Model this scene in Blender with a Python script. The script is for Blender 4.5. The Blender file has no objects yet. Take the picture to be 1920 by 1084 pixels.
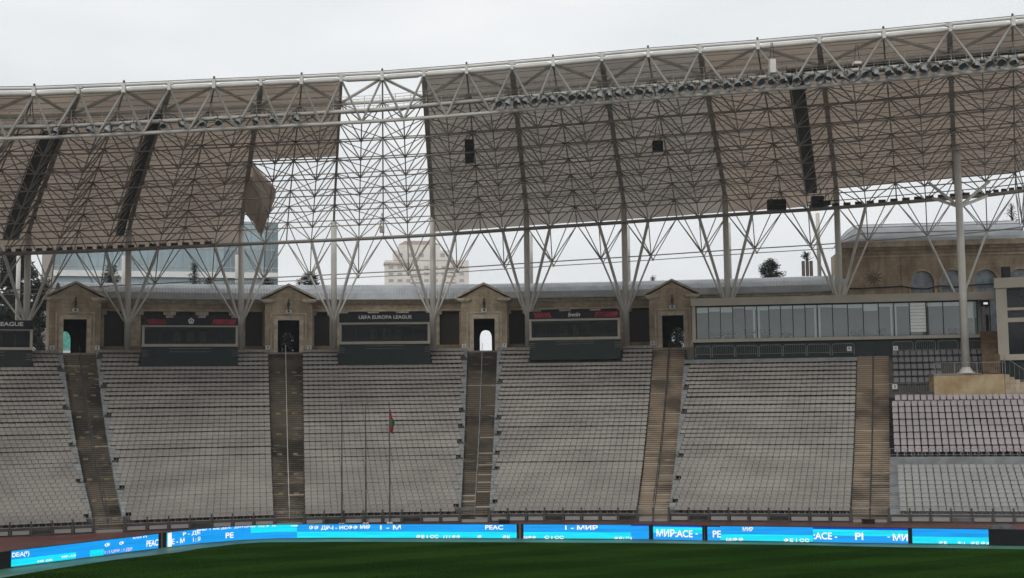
import bpy, math, random
from mathutils import Vector, Matrix
random.seed(7)
R = math.radians
SC = bpy.context.scene
COL = SC.collection

# ------------------------------------------------------------------ camera
FPX, PITCH, ROLL, CH = 2330.0, R(4.86), R(0.7), 9.8
fw = Vector((0, math.cos(PITCH), math.sin(PITCH)))
up0 = Vector((0, -math.sin(PITCH), math.cos(PITCH)))
rt0 = Vector((1, 0, 0))
rt = rt0*math.cos(ROLL) - up0*math.sin(ROLL)
up = up0*math.cos(ROLL) + rt0*math.sin(ROLL)
cam = bpy.data.cameras.new('camera')
cam.sensor_width = 36.0
cam.lens = 36.0*FPX/1920.0
cam.clip_start = 0.5
cam.clip_end = 6000
co = bpy.data.objects.new('camera', cam)
COL.objects.link(co)
m = Matrix((rt, up, -fw)).transposed().to_4x4()
m.translation = Vector((0, 0, CH))
co.matrix_world = m
SC.camera = co

# ------------------------------------------------------------------ world, sun, exposure
W = bpy.data.worlds.new('World')
SC.world = W
W.use_nodes = True
nt = W.node_tree
nt.nodes.clear()
out = nt.nodes.new('ShaderNodeOutputWorld')
bg = nt.nodes.new('ShaderNodeBackground')
sky = nt.nodes.new('ShaderNodeTexSky')
sky.sky_type = 'NISHITA'
sky.sun_disc = False
sky.sun_elevation = R(36)
sky.sun_rotation = R(200)
sky.air_density = 2.0
sky.dust_density = 6.0
tc = nt.nodes.new('ShaderNodeTexCoord')
mp = nt.nodes.new('ShaderNodeMapping')
mp.inputs['Scale'].default_value = (1.6, 1.6, 5.0)
nz = nt.nodes.new('ShaderNodeTexNoise')
nz.inputs['Scale'].default_value = 3.0
nz.inputs['Detail'].default_value = 4.0
nz.inputs['Roughness'].default_value = 0.45
cr = nt.nodes.new('ShaderNodeValToRGB')           # the overcast cloud deck
cr.color_ramp.elements[0].position = 0.3
cr.color_ramp.elements[0].color = (8.0, 8.4, 8.7, 1)
cr.color_ramp.elements[1].position = 0.75
cr.color_ramp.elements[1].color = (9.6, 9.75, 9.85, 1)
mx = nt.nodes.new('ShaderNodeMixRGB')
mx.inputs[0].default_value = 0.97
nt.links.new(tc.outputs['Generated'], mp.inputs[0])
nt.links.new(mp.outputs[0], nz.inputs['Vector'])
nt.links.new(nz.outputs['Fac'], cr.inputs[0])
nt.links.new(sky.outputs[0], mx.inputs[1])
nt.links.new(cr.outputs[0], mx.inputs[2])
nt.links.new(mx.outputs[0], bg.inputs['Color'])
bg.inputs['Strength'].default_value = 0.10
nt.links.new(bg.outputs[0], out.inputs[0])
sl = bpy.data.lights.new('sun', 'SUN')
sl.energy = 0.9
sl.angle = R(25)
sl.color = (1.0, 0.97, 0.93)
so = bpy.data.objects.new('sun', sl)
so.rotation_euler = (R(54), 0, R(-20))
COL.objects.link(so)
SC.view_settings.view_transform = 'Standard'
SC.view_settings.look = 'None'
SC.view_settings.gamma = 1.0
SC.view_settings.exposure = 0.0

# ------------------------------------------------------------------ pixel <-> space helpers
O = Vector((0, 0, CH))
def ray(x, y): return fw + rt*((x-960)/FPX) + up*((542-y)/FPX)
def at_z(x, y, z):
    d = ray(x, y); return O + d*((z-CH)/d.z)
def at_Y(x, y, Y):
    d = ray(x, y); return O + d*(Y/d.y)
def proj(P):
    q = Vector(P)-O; w = q.dot(fw)
    return 960+FPX*q.dot(rt)/w, 542-FPX*q.dot(up)/w
def z_for(p, y):
    """height on the vertical line through p that shows at image row y"""
    lo, hi = -5.0, 150.0
    for _ in range(40):
        mid = (lo+hi)/2
        if proj((p[0], p[1], mid))[1] > y: lo = mid
        else: hi = mid
    return (lo+hi)/2
def lerp(a, b, t): return a+(b-a)*t
def itp(xs, ys, x):
    if x <= xs[0]: return ys[0]+(ys[1]-ys[0])*(x-xs[0])/(xs[1]-xs[0])
    for i in range(len(xs)-1):
        if x <= xs[i+1]: return ys[i]+(ys[i+1]-ys[i])*(x-xs[i])/(xs[i+1]-xs[i])
    return ys[-1]+(ys[-1]-ys[-2])*(x-xs[-1])/(xs[-1]-xs[-2])

def solve_a(f, L, x, z):
    lo, hi = -L*.2, L*1.6
    for _ in range(40):
        mid = (lo+hi)/2
        if proj(f(mid, 0, z))[0] < x: lo = mid
        else: hi = mid
    return (lo+hi)/2

# ------------------------------------------------------------------ mesh helpers
class MB:
    def __init__(s): s.v = []; s.f = []
    def quad(s, a, b, c, d):
        n = len(s.v); s.v += [tuple(a), tuple(b), tuple(c), tuple(d)]; s.f.append((n, n+1, n+2, n+3))
    def poly(s, pts):
        n = len(s.v); s.v += [tuple(p) for p in pts]; s.f.append(tuple(range(n, n+len(pts))))
    def hexa(s, p):            # 8 points: bottom ring 0-3, top ring 4-7
        n = len(s.v); s.v += [tuple(q) for q in p]
        for f in ((3, 2, 1, 0), (4, 5, 6, 7), (0, 1, 5, 4), (1, 2, 6, 5), (2, 3, 7, 6), (3, 0, 4, 7)):
            s.f.append(tuple(n+i for i in f))
    def box(s, fr, a0, a1, b0, b1, c0, c1):
        s.hexa([fr(a, b, c) for c in (c0, c1) for a, b in ((a0, b0), (a1, b0), (a1, b1), (a0, b1))])
    def prism(s, fr, outline, b0, b1):    # outline in (a, c), extruded along b
        n = len(s.v); k = len(outline)
        s.v += [tuple(fr(a, b0, c)) for a, c in outline]+[tuple(fr(a, b1, c)) for a, c in outline]
        s.f.append(tuple(n+i for i in range(k))); s.f.append(tuple(n+k+i for i in reversed(range(k))))
        for i in range(k):
            j = (i+1) % k
            s.f.append((n+j, n+i, n+k+i, n+k+j))
    def tube(s, p, q, r, n=6, r2=None, cap=False):
        p = Vector(p); q = Vector(q); d = q-p
        if d.length < 1e-5: return
        d.normalize()
        a = d.cross(Vector((0, 0, 1)))
        if a.length < 0.05: a = d.cross(Vector((1, 0, 0)))
        a.normalize(); b = d.cross(a)
        r2 = r if r2 is None else r2
        k = len(s.v)
        for c, rr in ((p, r), (q, r2)):
            for i in range(n):
                t = 2*math.pi*i/n
                s.v.append(tuple(c+(a*math.cos(t)+b*math.sin(t))*rr))
        for i in range(n):
            j = (i+1) % n
            s.f.append((k+i, k+j, k+n+j, k+n+i))
        if cap:
            s.f.append(tuple(k+i for i in reversed(range(n)))); s.f.append(tuple(k+n+i for i in range(n)))
    def path(s, pts, r, n=6):
        for a, b in zip(pts, pts[1:]): s.tube(a, b, r, n)
    def ball(s, c, r):
        n = len(s.v); c = Vector(c)
        s.v.append(tuple(c+Vector((0, 0, r)))); s.v.append(tuple(c-Vector((0, 0, r))))
        for z, rr in ((.5, .86), (-.5, .86)):
            for i in range(6):
                t = math.pi/3*i
                s.v.append(tuple(c+Vector((math.cos(t)*rr*r, math.sin(t)*rr*r, z*r))))
        for i in range(6):
            j = (i+1) % 6
            s.f += [(n, n+2+i, n+2+j), (n+2+i, n+8+i, n+8+j, n+2+j), (n+1, n+8+j, n+8+i)]
    def build(s, name, mat, parent=None, smooth=False):
        off = Vector((0, 0, 0))
        if parent is not None: off = root_loc(parent)
        me = bpy.data.meshes.new(name)
        ox, oy, oz = off
        me.from_pydata([(x-ox, y-oy, z-oz) for x, y, z in s.v], [], s.f)
        me.materials.append(mat)
        if smooth: me.polygons.foreach_set('use_smooth', [True]*len(me.polygons))
        me.update()
        o = bpy.data.objects.new(name, me); COL.objects.link(o)
        if parent is not None: o.parent = parent
        return o
def root_loc(o):
    l = Vector(o.location)
    while o.parent: o = o.parent; l = l+Vector(o.location)
    return l
def tag(o, label=None, cat=None, group=None, kind=None):
    if label: o['label'] = label
    if cat: o['category'] = cat
    if group: o['group'] = group
    if kind: o['kind'] = kind
    return o
def thing(name, label, cat, loc=(0, 0, 0), group=None):
    o = bpy.data.objects.new(name, None); o.location = loc; COL.objects.link(o)
    o.empty_display_size = .3
    return tag(o, label, cat, group)
def kids(o): return [c for c in bpy.data.objects if c.parent == o]
class Fr:
    """local frame: a along u, b along n (away from the pitch), c up"""
    def __init__(s, o, u, n=None):
        s.o = Vector(o); s.u = Vector(u).normalized()
        s.n = Vector(n).normalized() if n is not None else Vector((-s.u.y, s.u.x, 0))
    def __call__(s, a, b, c): return s.o+s.u*a+s.n*b+Vector((0, 0, c))
def fr_between(p, q):
    p = Vector((p[0], p[1], 0)); q = Vector((q[0], q[1], 0))
    f = Fr(p, q-p); f.len = (q-p).length
    return f

# ------------------------------------------------------------------ materials
def mat(name, col, rough=.75, var=.15, scale=1.5, metal=0, spec=.3, col2=None, stretch=(1, 1, 1), bump=0, bscale=8, detail=5, coord='Object'):
    m = bpy.data.materials.new(name); m.use_nodes = True
    t = m.node_tree; b = t.nodes['Principled BSDF']
    b.inputs['Roughness'].default_value = rough; b.inputs['Metallic'].default_value = metal
    b.inputs['Specular IOR Level'].default_value = spec
    tc = t.nodes.new('ShaderNodeTexCoord'); mp = t.nodes.new('ShaderNodeMapping')
    mp.inputs['Scale'].default_value = stretch
    n = t.nodes.new('ShaderNodeTexNoise'); n.inputs['Scale'].default_value = scale; n.inputs['Detail'].default_value = detail
    r = t.nodes.new('ShaderNodeValToRGB')
    c2 = col2 or tuple(min(1, c*(1+var)) for c in col); c1 = col if col2 else tuple(c*(1-var) for c in col)
    r.color_ramp.elements[0].position = .35; r.color_ramp.elements[0].color = (*c1, 1)
    r.color_ramp.elements[1].position = .65; r.color_ramp.elements[1].color = (*c2, 1)
    t.links.new(tc.outputs[coord], mp.inputs[0]); t.links.new(mp.outputs[0], n.inputs['Vector'])
    t.links.new(n.outputs['Fac'], r.inputs[0]); t.links.new(r.outputs[0], b.inputs['Base Color'])
    if bump:
        n2 = t.nodes.new('ShaderNodeTexNoise'); n2.inputs['Scale'].default_value = bscale
        bp = t.nodes.new('ShaderNodeBump'); bp.inputs['Strength'].default_value = bump
        t.links.new(mp.outputs[0], n2.inputs['Vector']); t.links.new(n2.outputs['Fac'], bp.inputs['Height'])
        t.links.new(bp.outputs[0], b.inputs['Normal'])
    return m
def glow(name, col, strength=1.0):
    m = bpy.data.materials.new(name); m.use_nodes = True
    t = m.node_tree; b = t.nodes['Principled BSDF']
    b.inputs['Base Color'].default_value = (.01, .01, .01, 1)
    b.inputs['Emission Color'].default_value = (*col, 1); b.inputs['Emission Strength'].default_value = strength
    tc = t.nodes.new('ShaderNodeTexCoord'); mp = t.nodes.new('ShaderNodeMapping'); mp.inputs['Scale'].default_value = (.25, .25, 9)
    n = t.nodes.new('ShaderNodeTexNoise'); n.inputs['Scale'].default_value = 1.2
    r = t.nodes.new('ShaderNodeValToRGB')
    r.color_ramp.elements[0].position = .3; r.color_ramp.elements[0].color = (*[c*.8 for c in col], 1)
    r.color_ramp.elements[1].position = .7; r.color_ramp.elements[1].color = (*[min(1.2, c*1.15) for c in col], 1)
    t.links.new(tc.outputs['Object'], mp.inputs[0]); t.links.new(mp.outputs[0], n.inputs['Vector'])
    t.links.new(n.outputs['Fac'], r.inputs[0]); t.links.new(r.outputs[0], b.inputs['Emission Color'])
    return m
def stone(name, c1, c2, cm, bw=.9, bh=.42):
    m = bpy.data.materials.new(name); m.use_nodes = True
    t = m.node_tree; b = t.nodes['Principled BSDF']; b.inputs['Roughness'].default_value = .85
    b.inputs['Specular IOR Level'].default_value = .2
    tc = t.nodes.new('ShaderNodeTexCoord')
    sp = t.nodes.new('ShaderNodeSeparateXYZ'); cb = t.nodes.new('ShaderNodeCombineXYZ')
    t.links.new(tc.outputs['Object'], sp.inputs[0]); t.links.new(sp.outputs['X'], cb.inputs['X']); t.links.new(sp.outputs['Z'], cb.inputs['Y'])
    br = t.nodes.new('ShaderNodeTexBrick'); br.inputs['Scale'].default_value = 1
    br.inputs['Brick Width'].default_value = bw; br.inputs['Row Height'].default_value = bh
    br.inputs['Mortar Size'].default_value = .012; br.inputs['Mortar Smooth'].default_value = .5
    br.inputs['Color1'].default_value = (*c1, 1); br.inputs['Color2'].default_value = (*c2, 1); br.inputs['Mortar'].default_value = (*cm, 1)
    t.links.new(cb.outputs[0], br.inputs['Vector'])
    n = t.nodes.new('ShaderNodeTexNoise'); n.inputs['Scale'].default_value = .7; n.inputs['Detail'].default_value = 8; n.inputs['Roughness'].default_value = .65
    mp = t.nodes.new('ShaderNodeMapping'); mp.inputs['Scale'].default_value = (1, 1, .5)
    t.links.new(tc.outputs['Object'], mp.inputs[0]); t.links.new(mp.outputs[0], n.inputs['Vector'])
    r = t.nodes.new('ShaderNodeValToRGB')
    r.color_ramp.elements[0].position = .36; r.color_ramp.elements[0].color = (.52, .48, .44, 1)
    r.color_ramp.elements[1].position = .62; r.color_ramp.elements[1].color = (1.15, 1.1, 1.05, 1)
    mm = t.nodes.new('ShaderNodeMixRGB'); mm.blend_type = 'MULTIPLY'; mm.inputs[0].default_value = .85
    t.links.new(n.outputs['Fac'], r.inputs[0]); t.links.new(br.outputs[0], mm.inputs[1]); t.links.new(r.outputs[0], mm.inputs[2])
    t.links.new(mm.outputs[0], b.inputs['Base Color'])
    return m
def fabric(name, col, trans):
    m = bpy.data.materials.new(name); m.use_nodes = True
    t = m.node_tree; t.nodes.clear()
    o = t.nodes.new('ShaderNodeOutputMaterial'); mx = t.nodes.new('ShaderNodeMixShader')
    d = t.nodes.new('ShaderNodeBsdfDiffuse'); tr = t.nodes.new('ShaderNodeBsdfTranslucent')
    tc = t.nodes.new('ShaderNodeTexCoord'); n = t.nodes.new('ShaderNodeTexNoise'); n.inputs['Scale'].default_value = .22; n.inputs['Detail'].default_value = 6
    r = t.nodes.new('ShaderNodeValToRGB')
    r.color_ramp.elements[0].position = .3; r.color_ramp.elements[0].color = (*[c*.80 for c in col], 1)
    r.color_ramp.elements[1].position = .7; r.color_ramp.elements[1].color = (*[c*1.14 for c in col], 1)
    t.links.new(tc.outputs['Object'], n.inputs['Vector']); t.links.new(n.outputs['Fac'], r.inputs[0])
    t.links.new(r.outputs[0], d.inputs[0]); t.links.new(r.outputs[0], tr.inputs[0])
    mx.inputs[0].default_value = trans
    t.links.new(d.outputs[0], mx.inputs[1]); t.links.new(tr.outputs[0], mx.inputs[2]); t.links.new(mx.outputs[0], o.inputs[0])
    return m
def stair_mat(name, base, dark, light, thr):
    """worn stone steps: wet dark patches and pale dry treads with caught light painted in, stretched along each step"""
    m = bpy.data.materials.new(name); m.use_nodes = True
    t = m.node_tree; b = t.nodes['Principled BSDF']; b.inputs['Roughness'].default_value = .7; b.inputs['Specular IOR Level'].default_value = .25
    tc = t.nodes.new('ShaderNodeTexCoord')
    def noise(scale, st, det=4):
        mp = t.nodes.new('ShaderNodeMapping'); mp.inputs['Scale'].default_value = st
        n = t.nodes.new('ShaderNodeTexNoise'); n.inputs['Scale'].default_value = scale; n.inputs['Detail'].default_value = det
        t.links.new(tc.outputs['Object'], mp.inputs[0]); t.links.new(mp.outputs[0], n.inputs['Vector']); return n
    n1 = noise(.5, (.5, .35, .6), 6); n2 = noise(1.0, (.45, 2.6, 5.0), 3)
    r1 = t.nodes.new('ShaderNodeValToRGB')
    r1.color_ramp.elements[0].position = thr-.08; r1.color_ramp.elements[0].color = (*dark, 1)
    r1.color_ramp.elements[1].position = thr+.08; r1.color_ramp.elements[1].color = (*base, 1)
    r2 = t.nodes.new('ShaderNodeValToRGB')
    r2.color_ramp.elements[0].position = .62; r2.color_ramp.elements[0].color = (0, 0, 0, 1)
    r2.color_ramp.elements[1].position = .72; r2.color_ramp.elements[1].color = (.8, .8, .8, 1)
    mm = t.nodes.new('ShaderNodeMixRGB'); mm.inputs[2].default_value = (*light, 1)
    t.links.new(n1.outputs['Fac'], r1.inputs[0]); t.links.new(n2.outputs['Fac'], r2.inputs[0])
    t.links.new(r2.outputs[0], mm.inputs[0]); t.links.new(r1.outputs[0], mm.inputs[1]); t.links.new(mm.outputs[0], b.inputs['Base Color'])
    return m

M = dict(
    steel=mat('painted steel', (.29, .265, .235), .45, .12, .8, spec=.4, bump=0),
    steel_lt=mat('pale painted steel', (.60, .575, .53), .4, .12, .5, spec=.4),
    steel_dk=mat('aged dark steel', (.06, .058, .055), .6, .2),
    gutter=mat('grey gutter', (.40, .37, .34), .6, .2),
    black=mat('black plastic', (.014, .014, .016), .5, .2),
    seat=mat('beige plastic seat', (.295, .274, .248), .55, .16, .22, spec=.35, coord='Object'),
    seat_lt=mat('light grey plastic seat', (.325, .325, .31), .5, .08, .3, spec=.35),
    seat_pink=mat('mauve plastic seat', (.38, .335, .345), .5, .10, .3, spec=.35),
    seat_dk=mat('dark grey plastic seat', (.15, .145, .15), .55, .10, .3),
    conc=mat('terrace concrete', (.085, .082, .075), .9, .3, .6),
    cheek=mat('pale concrete cheek', (.27, .285, .285), .85, .2, 1.0),
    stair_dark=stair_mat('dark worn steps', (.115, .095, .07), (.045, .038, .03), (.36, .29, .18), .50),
    tread_pale=stair_mat('dry pale painted-lit nosings', (.46, .40, .32), (.21, .18, .145), (.62, .55, .45), .40),
    tread_dark=stair_mat('worn dark painted-lit nosings', (.23, .195, .155), (.075, .065, .055), (.55, .48, .38), .50),
    tread_tan=stair_mat('worn tan painted-lit nosings', (.45, .37, .29), (.21, .175, .14), (.62, .54, .43), .44),
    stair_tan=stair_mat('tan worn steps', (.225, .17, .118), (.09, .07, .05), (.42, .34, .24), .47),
    stone=stone('sandstone blocks', (.53, .45, .34), (.44, .365, .27), (.28, .225, .165)),
    stone2=stone('brown sandstone blocks', (.44, .36, .26), (.38, .305, .22), (.26, .205, .15), 1.1, .5),
    stone_lt=mat('dressed sandstone', (.52, .45, .35), .85, .25, 1.6, detail=8),
    shutter=mat('brown shutter', (.055, .045, .04), .6, .15, stretch=(1, 1, 10)),
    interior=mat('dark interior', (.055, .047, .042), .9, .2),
    zinc=mat('corrugated zinc', (.42, .44, .46), .45, .15, .5, metal=.35),
    cream=mat('cream cladding', (.43, .395, .33), .6, .08, .7),
    green=mat('dark green cladding', (.022, .034, .032), .5, .15),
    glassdk=mat('dark box glass', (.012, .013, .015), .12, .2, spec=.5),
    banner=mat('navy banner', (.016, .017, .022), .6, .2),
    red=mat('crimson banner print', (.30, .030, .055), .6, .5, 1.2),
    white=mat('white paint', (.72, .72, .70), .5, .05),
    rail=mat('galvanised rail', (.30, .30, .29), .45, .15, metal=.3),
    post=mat('grey fence post', (.085, .08, .078), .7, .2),
    track=mat('wet red track', (.125, .05, .042), .45, .25, .35, bump=.05),
    apron=mat('wet teal surround', (.075, .19, .145), .55, .3, .3, spec=.3),
    lamp=mat('lamp housing grey', (.42, .45, .45), .35, .15, 3, metal=.4),
    lens=mat('lamp glass', (.05, .065, .065), .1, .1, spec=.5),
    foliage=mat('evergreen foliage', (.020, .030, .020), .85, .4, 1.2),
    bark=mat('bark', (.06, .045, .035), .9, .3),
    rust=mat('rust brown', (.10, .075, .068), .8, .3),
    shelf=mat('pale cupboards', (.16, .13, .11), .8, .1),
    ochre=mat('ochre worn marker', (.27, .20, .12), .8, .35, 2.5),
    ground=mat('ground', (.10, .10, .09), .9, .2, .05),
    conc2=mat('pale concourse paving', (.24, .22, .19), .85, .2, .8),
)

# ================================================================== the bowl in plan
KT = [-2, -1, 0, 1, 2, 3, 4, 5, 6, 7]              # t = stairway number (1..5 are in view)
KB = [(-62, 72), (-54.0, 81.5), (-42.6, 88.0), (-29.8, 92.6), (-17.2, 96.0), (-3.1, 96.9), (10.5, 95.9), (26.3, 93.2), (43.5, 90.0), (61, 86.5)]
KA = [-52, -43.5, -33.5, -23.3, -10.94, -.14, 9.9, 17.4, 15, 14]
KTT = [(b[0]+34*math.sin(R(a)), b[1]+34*math.cos(R(a))) for b, a in zip(KB, KA)]
def cat(P, t):
    i = max(1, min(len(P)-3, int(math.floor(t))-KT[0])); u = t-KT[i]
    r = []
    for k in (0, 1):
        a, b, c, d = P[i-1][k], P[i][k], P[i+1][k], P[i+2][k]
        r.append(.5*(2*b+(c-a)*u+(2*a-5*b+4*c-d)*u*u+(3*b-a-3*c+d)*u**3))
    return Vector((r[0], r[1], 0))
def P(t, s, z=0):
    a = cat(KB, t); b = cat(KTT, t)
    p = a.lerp(b, s/34.0); p.z = z
    return p
def N(t):
    d = cat(KTT, t)-cat(KB, t); return d.normalized()
def t_for(px, s, z):
    lo, hi = -1.0, 6.0
    for _ in range(40):
        mid = (lo+hi)/2
        if proj(P(mid, s, z))[0] < px: lo = mid
        else: hi = mid
    return (lo+hi)/2
def at(px, s, z): return P(t_for(px, s, z), s, z)
ND = .083                                          # half width of a stairway in t
NR = 42
def row_s(i): return 1.35+.78*i
ZR = [0.55]
for i in range(60): ZR.append(ZR[-1]+.215+.245*i/41)
def row_z(i): return ZR[i]
TOP = row_z(NR-1)+.2                               # concourse level

# ================================================================== ground, track, pitch
def sheet(name, pts, z, m, kind='structure', thick=0):
    b = MB(); b.poly([(x, y, z) for x, y in pts]); o = b.build(name, m); o['kind'] = kind; return o
sheet('ground', [(-415, -255), (455, -255), (455, 755), (-415, 755)], -.02, M['ground'])
b = MB()
for k in range(60):
    t0 = -1+7*k/60; t1 = -1+7*(k+1)/60
    b.quad(P(t0, -22, -.008), P(t1, -22, -.008), P(t1, .6, -.008), P(t0, .6, -.008))
b.build('running_track', M['track'])['kind'] = 'structure'
LEDP = [(-160, 1092), (21, 1065.5), (155, 1048.5), (297, 1030), (309, 1028), (376, 1020), (452, 1014), (521, 1011), (640, 1010.5), (970, 1011.3), (1220, 1012.8), (1320, 1015), (1703, 1020.8), (1854, 1023), (2060, 1027)]
LEDW = [at_z(x, y, 0) for x, y in LEDP]
def led_plan(px):
    x = itp([p[0] for p in LEDP], [p.x for p in LEDW], px); y = itp([p[0] for p in LEDP], [p.y for p in LEDW], px)
    return Vector((x, y, 0))
edge = [(-260, 1112), (0, 1084), (106, 1066), (212, 1050), (336, 1035.5), (371, 1029), (441, 1020.5), (490, 1017), (640, 1016), (980, 1017), (1220, 1018.5), (1500, 1022), (1703, 1026.5), (1920, 1030), (2120, 1034)]
ew = [at_z(x, y, 0) for x, y in edge]
b = MB(); b.poly([(p.x, p.y, 0.004) for p in ew]+[(70, -20, .004), (-70, -20, .004)])
grass_m = mat('mown wet grass', (.009, .029, .003), .95, .2, .3, col2=(.017, .047, .006), stretch=(.3, .9, 1), spec=.0, bump=.3, bscale=30)
gt = grass_m.node_tree
wv = gt.nodes.new('ShaderNodeTexWave'); wv.inputs['Scale'].default_value = .055; wv.inputs['Distortion'].default_value = .6; wv.inputs['Detail Scale'].default_value = 3
tcw = gt.nodes.new('ShaderNodeTexCoord'); mpw = gt.nodes.new('ShaderNodeMapping'); mpw.inputs['Rotation'].default_value = (0, 0, R(62))
rw_ = gt.nodes.new('ShaderNodeValToRGB'); rw_.color_ramp.elements[0].position = .42; rw_.color_ramp.elements[0].color = (.88, .88, .88, 1); rw_.color_ramp.elements[1].position = .58; rw_.color_ramp.elements[1].color = (1.22, 1.2, 1.15, 1)
mw = gt.nodes.new('ShaderNodeMixRGB'); mw.blend_type = 'MULTIPLY'; mw.inputs[0].default_value = 1
bs_ = gt.nodes['Principled BSDF']; src = bs_.inputs['Base Color'].links[0].from_socket
gt.links.new(tcw.outputs['Object'], mpw.inputs[0]); gt.links.new(mpw.outputs[0], wv.inputs['Vector']); gt.links.new(wv.outputs['Fac'], rw_.inputs[0])
gt.links.new(src, mw.inputs[1]); gt.links.new(rw_.outputs[0], mw.inputs[2]); gt.links.new(mw.outputs[0], bs_.inputs['Base Color'])
b.build('pitch', grass_m)['kind'] = 'structure'
b = MB()
for (x0, _), (x1, _), a, c in zip(edge, edge[1:], ew, ew[1:]):
    p, q = led_plan(x0), led_plan(x1)
    b.quad((a.x, a.y, 0), (c.x, c.y, 0), (q.x, q.y+1.2, 0), (p.x, p.y+1.2, 0))
b.build('pitch_surround', M['apron'])['kind'] = 'structure'
# grass blades in view along the pitch edge
b = MB()
for k in range(26000):
    px = random.uniform(-60, 1980); py = random.uniform(0, 1)
    ey = itp([e[0] for e in edge], [e[1] for e in edge], px)
    g = at_z(px, lerp(ey+.5, 1100, py), 0)
    hgt = random.uniform(.025, .055); a = random.uniform(0, math.pi); w = .02
    dx, dy = math.cos(a)*w, math.sin(a)*w
    b.poly([(g.x-dx, g.y-dy, .003), (g.x+dx, g.y+dy, .003), (g.x+random.uniform(-.03, .03), g.y, hgt)])
tag(b.build('grass', grass_m), 'short dark green mown grass of the pitch', 'grass', kind='stuff')

# ================================================================== grandstand terraces
stand = thing('grandstand', 'curved open grandstand of stepped concrete terraces full of beige seats', 'grandstand', tuple(P(3, 0, 0)))
SEC = [(-.999+ND, 0-ND), (0+ND, 1-ND), (1+ND, 2-ND), (2+ND, 3-ND), (3+ND, 4-ND), (4+ND, 5-ND)]
def terrace(t0, t1, rows, s0, name='seating_terrace', seg=8, m=None, back=True):
    """rows: list of (s_centre, z, depth)"""
    b = MB(); ts = [lerp(t0, t1, k/seg) for k in range(seg+1)]
    zp = s0
    for (s, z, d) in rows:
        a, c = s-d/2, s+d/2
        for u, v in zip(ts, ts[1:]):
            b.quad(P(u, a, zp), P(v, a, zp), P(v, a, z), P(u, a, z))
            b.quad(P(u, a, z), P(v, a, z), P(v, c, z), P(u, c, z))
        for u in (ts[0], ts[-1]):
            b.quad(P(u, a, 0), P(u, c, 0), P(u, c, z), P(u, a, z))
        zp = z
    return b.build(name, m or M['conc'], stand)
def rows_std(n): return [(row_s(i), row_z(i), .78) for i in range(n)]
def nrows(k): return 39 if k == 5 else NR
for k, (t0, t1) in enumerate(SEC):
    terrace(t0, t1, rows_std(nrows(k)), 0)
# stairways with centre rail
def stairway(c, m, m2, nst=2, dt=ND, n=NR):
    b = MB(); ts = [c-dt, c-dt*.03, c+dt*.03, c+dt]; mi = []
    zp = 0; rn = random.Random(c)
    wet = [0, 0]
    for i in range(n):
        for h in range(nst):
            s = row_s(i)-.39+.78*h/nst; s2 = s+.78/nst
            zlo = 0 if i == 0 else row_z(i-1); z = lerp(zlo, row_z(i), (h+1)/nst)
            for k, (u, v) in enumerate(zip(ts, ts[1:])):
                half = 0 if k == 0 else 1
                if rn.random() < .12: wet[half] = rn.choice([0, 0, 1])
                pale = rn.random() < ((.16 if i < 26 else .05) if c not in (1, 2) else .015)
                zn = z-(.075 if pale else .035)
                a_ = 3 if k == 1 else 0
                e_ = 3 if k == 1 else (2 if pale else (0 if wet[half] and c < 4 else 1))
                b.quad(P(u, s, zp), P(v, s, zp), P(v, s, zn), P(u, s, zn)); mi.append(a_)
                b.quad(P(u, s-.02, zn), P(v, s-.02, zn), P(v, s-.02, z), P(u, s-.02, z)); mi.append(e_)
                b.quad(P(u, s-.02, z), P(v, s-.02, z), P(v, s2, z), P(u, s2, z)); mi.append(e_)  # nosing and tread paler than the riser: caught light put into the colour
            zp = z
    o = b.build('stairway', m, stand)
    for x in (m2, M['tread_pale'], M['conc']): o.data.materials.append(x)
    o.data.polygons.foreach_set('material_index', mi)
    return o
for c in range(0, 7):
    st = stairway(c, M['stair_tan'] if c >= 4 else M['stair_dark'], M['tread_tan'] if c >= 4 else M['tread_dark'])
    if c in (0, 6): continue
    if c in (1, 2):                 # small ochre markers on every fifth row of the two left stairways
        for i in range(2, NR-4, 5):
            for sg in (-1, 1):
                mk = MB(); u, v = sorted((c+sg*ND*.36, c+sg*ND*.66)); s = row_s(i)-.39
                mk.quad(P(u, s-.03, row_z(i)-.26), P(v, s-.03, row_z(i)-.26), P(v, s-.03, row_z(i)-.10), P(u, s-.03, row_z(i)-.10))
                mk.quad(P(u, s-.03, row_z(i)-.10), P(v, s-.03, row_z(i)-.10), P(v, s+.1, row_z(i)-.095), P(u, s+.1, row_z(i)-.095))
                mk.build('step_marker', M['ochre'], st)
    hr = MB(); lo, hi = (0, NR-1)
    pts = []
    for i in range(0, NR):
        pts.append(P(c, row_s(i), row_z(i)+.95))
    hr.path(pts, .03 if c in (2, 3) else .045, 5)
    for i in range(0, NR, 3): hr.tube(P(c, row_s(i), row_z(i)-.1), P(c, row_s(i), row_z(i)+.95), .022, 5)
    hr.build('handrail', M['steel_lt'] if c == 2 else M['rail'] if c == 3 else M['steel_dk'], st)
# concourse slab at the top
b = MB()
for k in range(72):
    t0 = -1+7*k/72; t1 = -1+7*(k+1)/72
    b.quad(P(t0, 33.7, TOP), P(t1, 33.7, TOP), P(t1, 52, TOP), P(t0, 52, TOP))
    b.quad(P(t0, 33.7, TOP-8), P(t1, 33.7, TOP-8), P(t1, 33.7, TOP), P(t0, 33.7, TOP))
b.build('concourse_slab', M['conc2'], stand)

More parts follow.
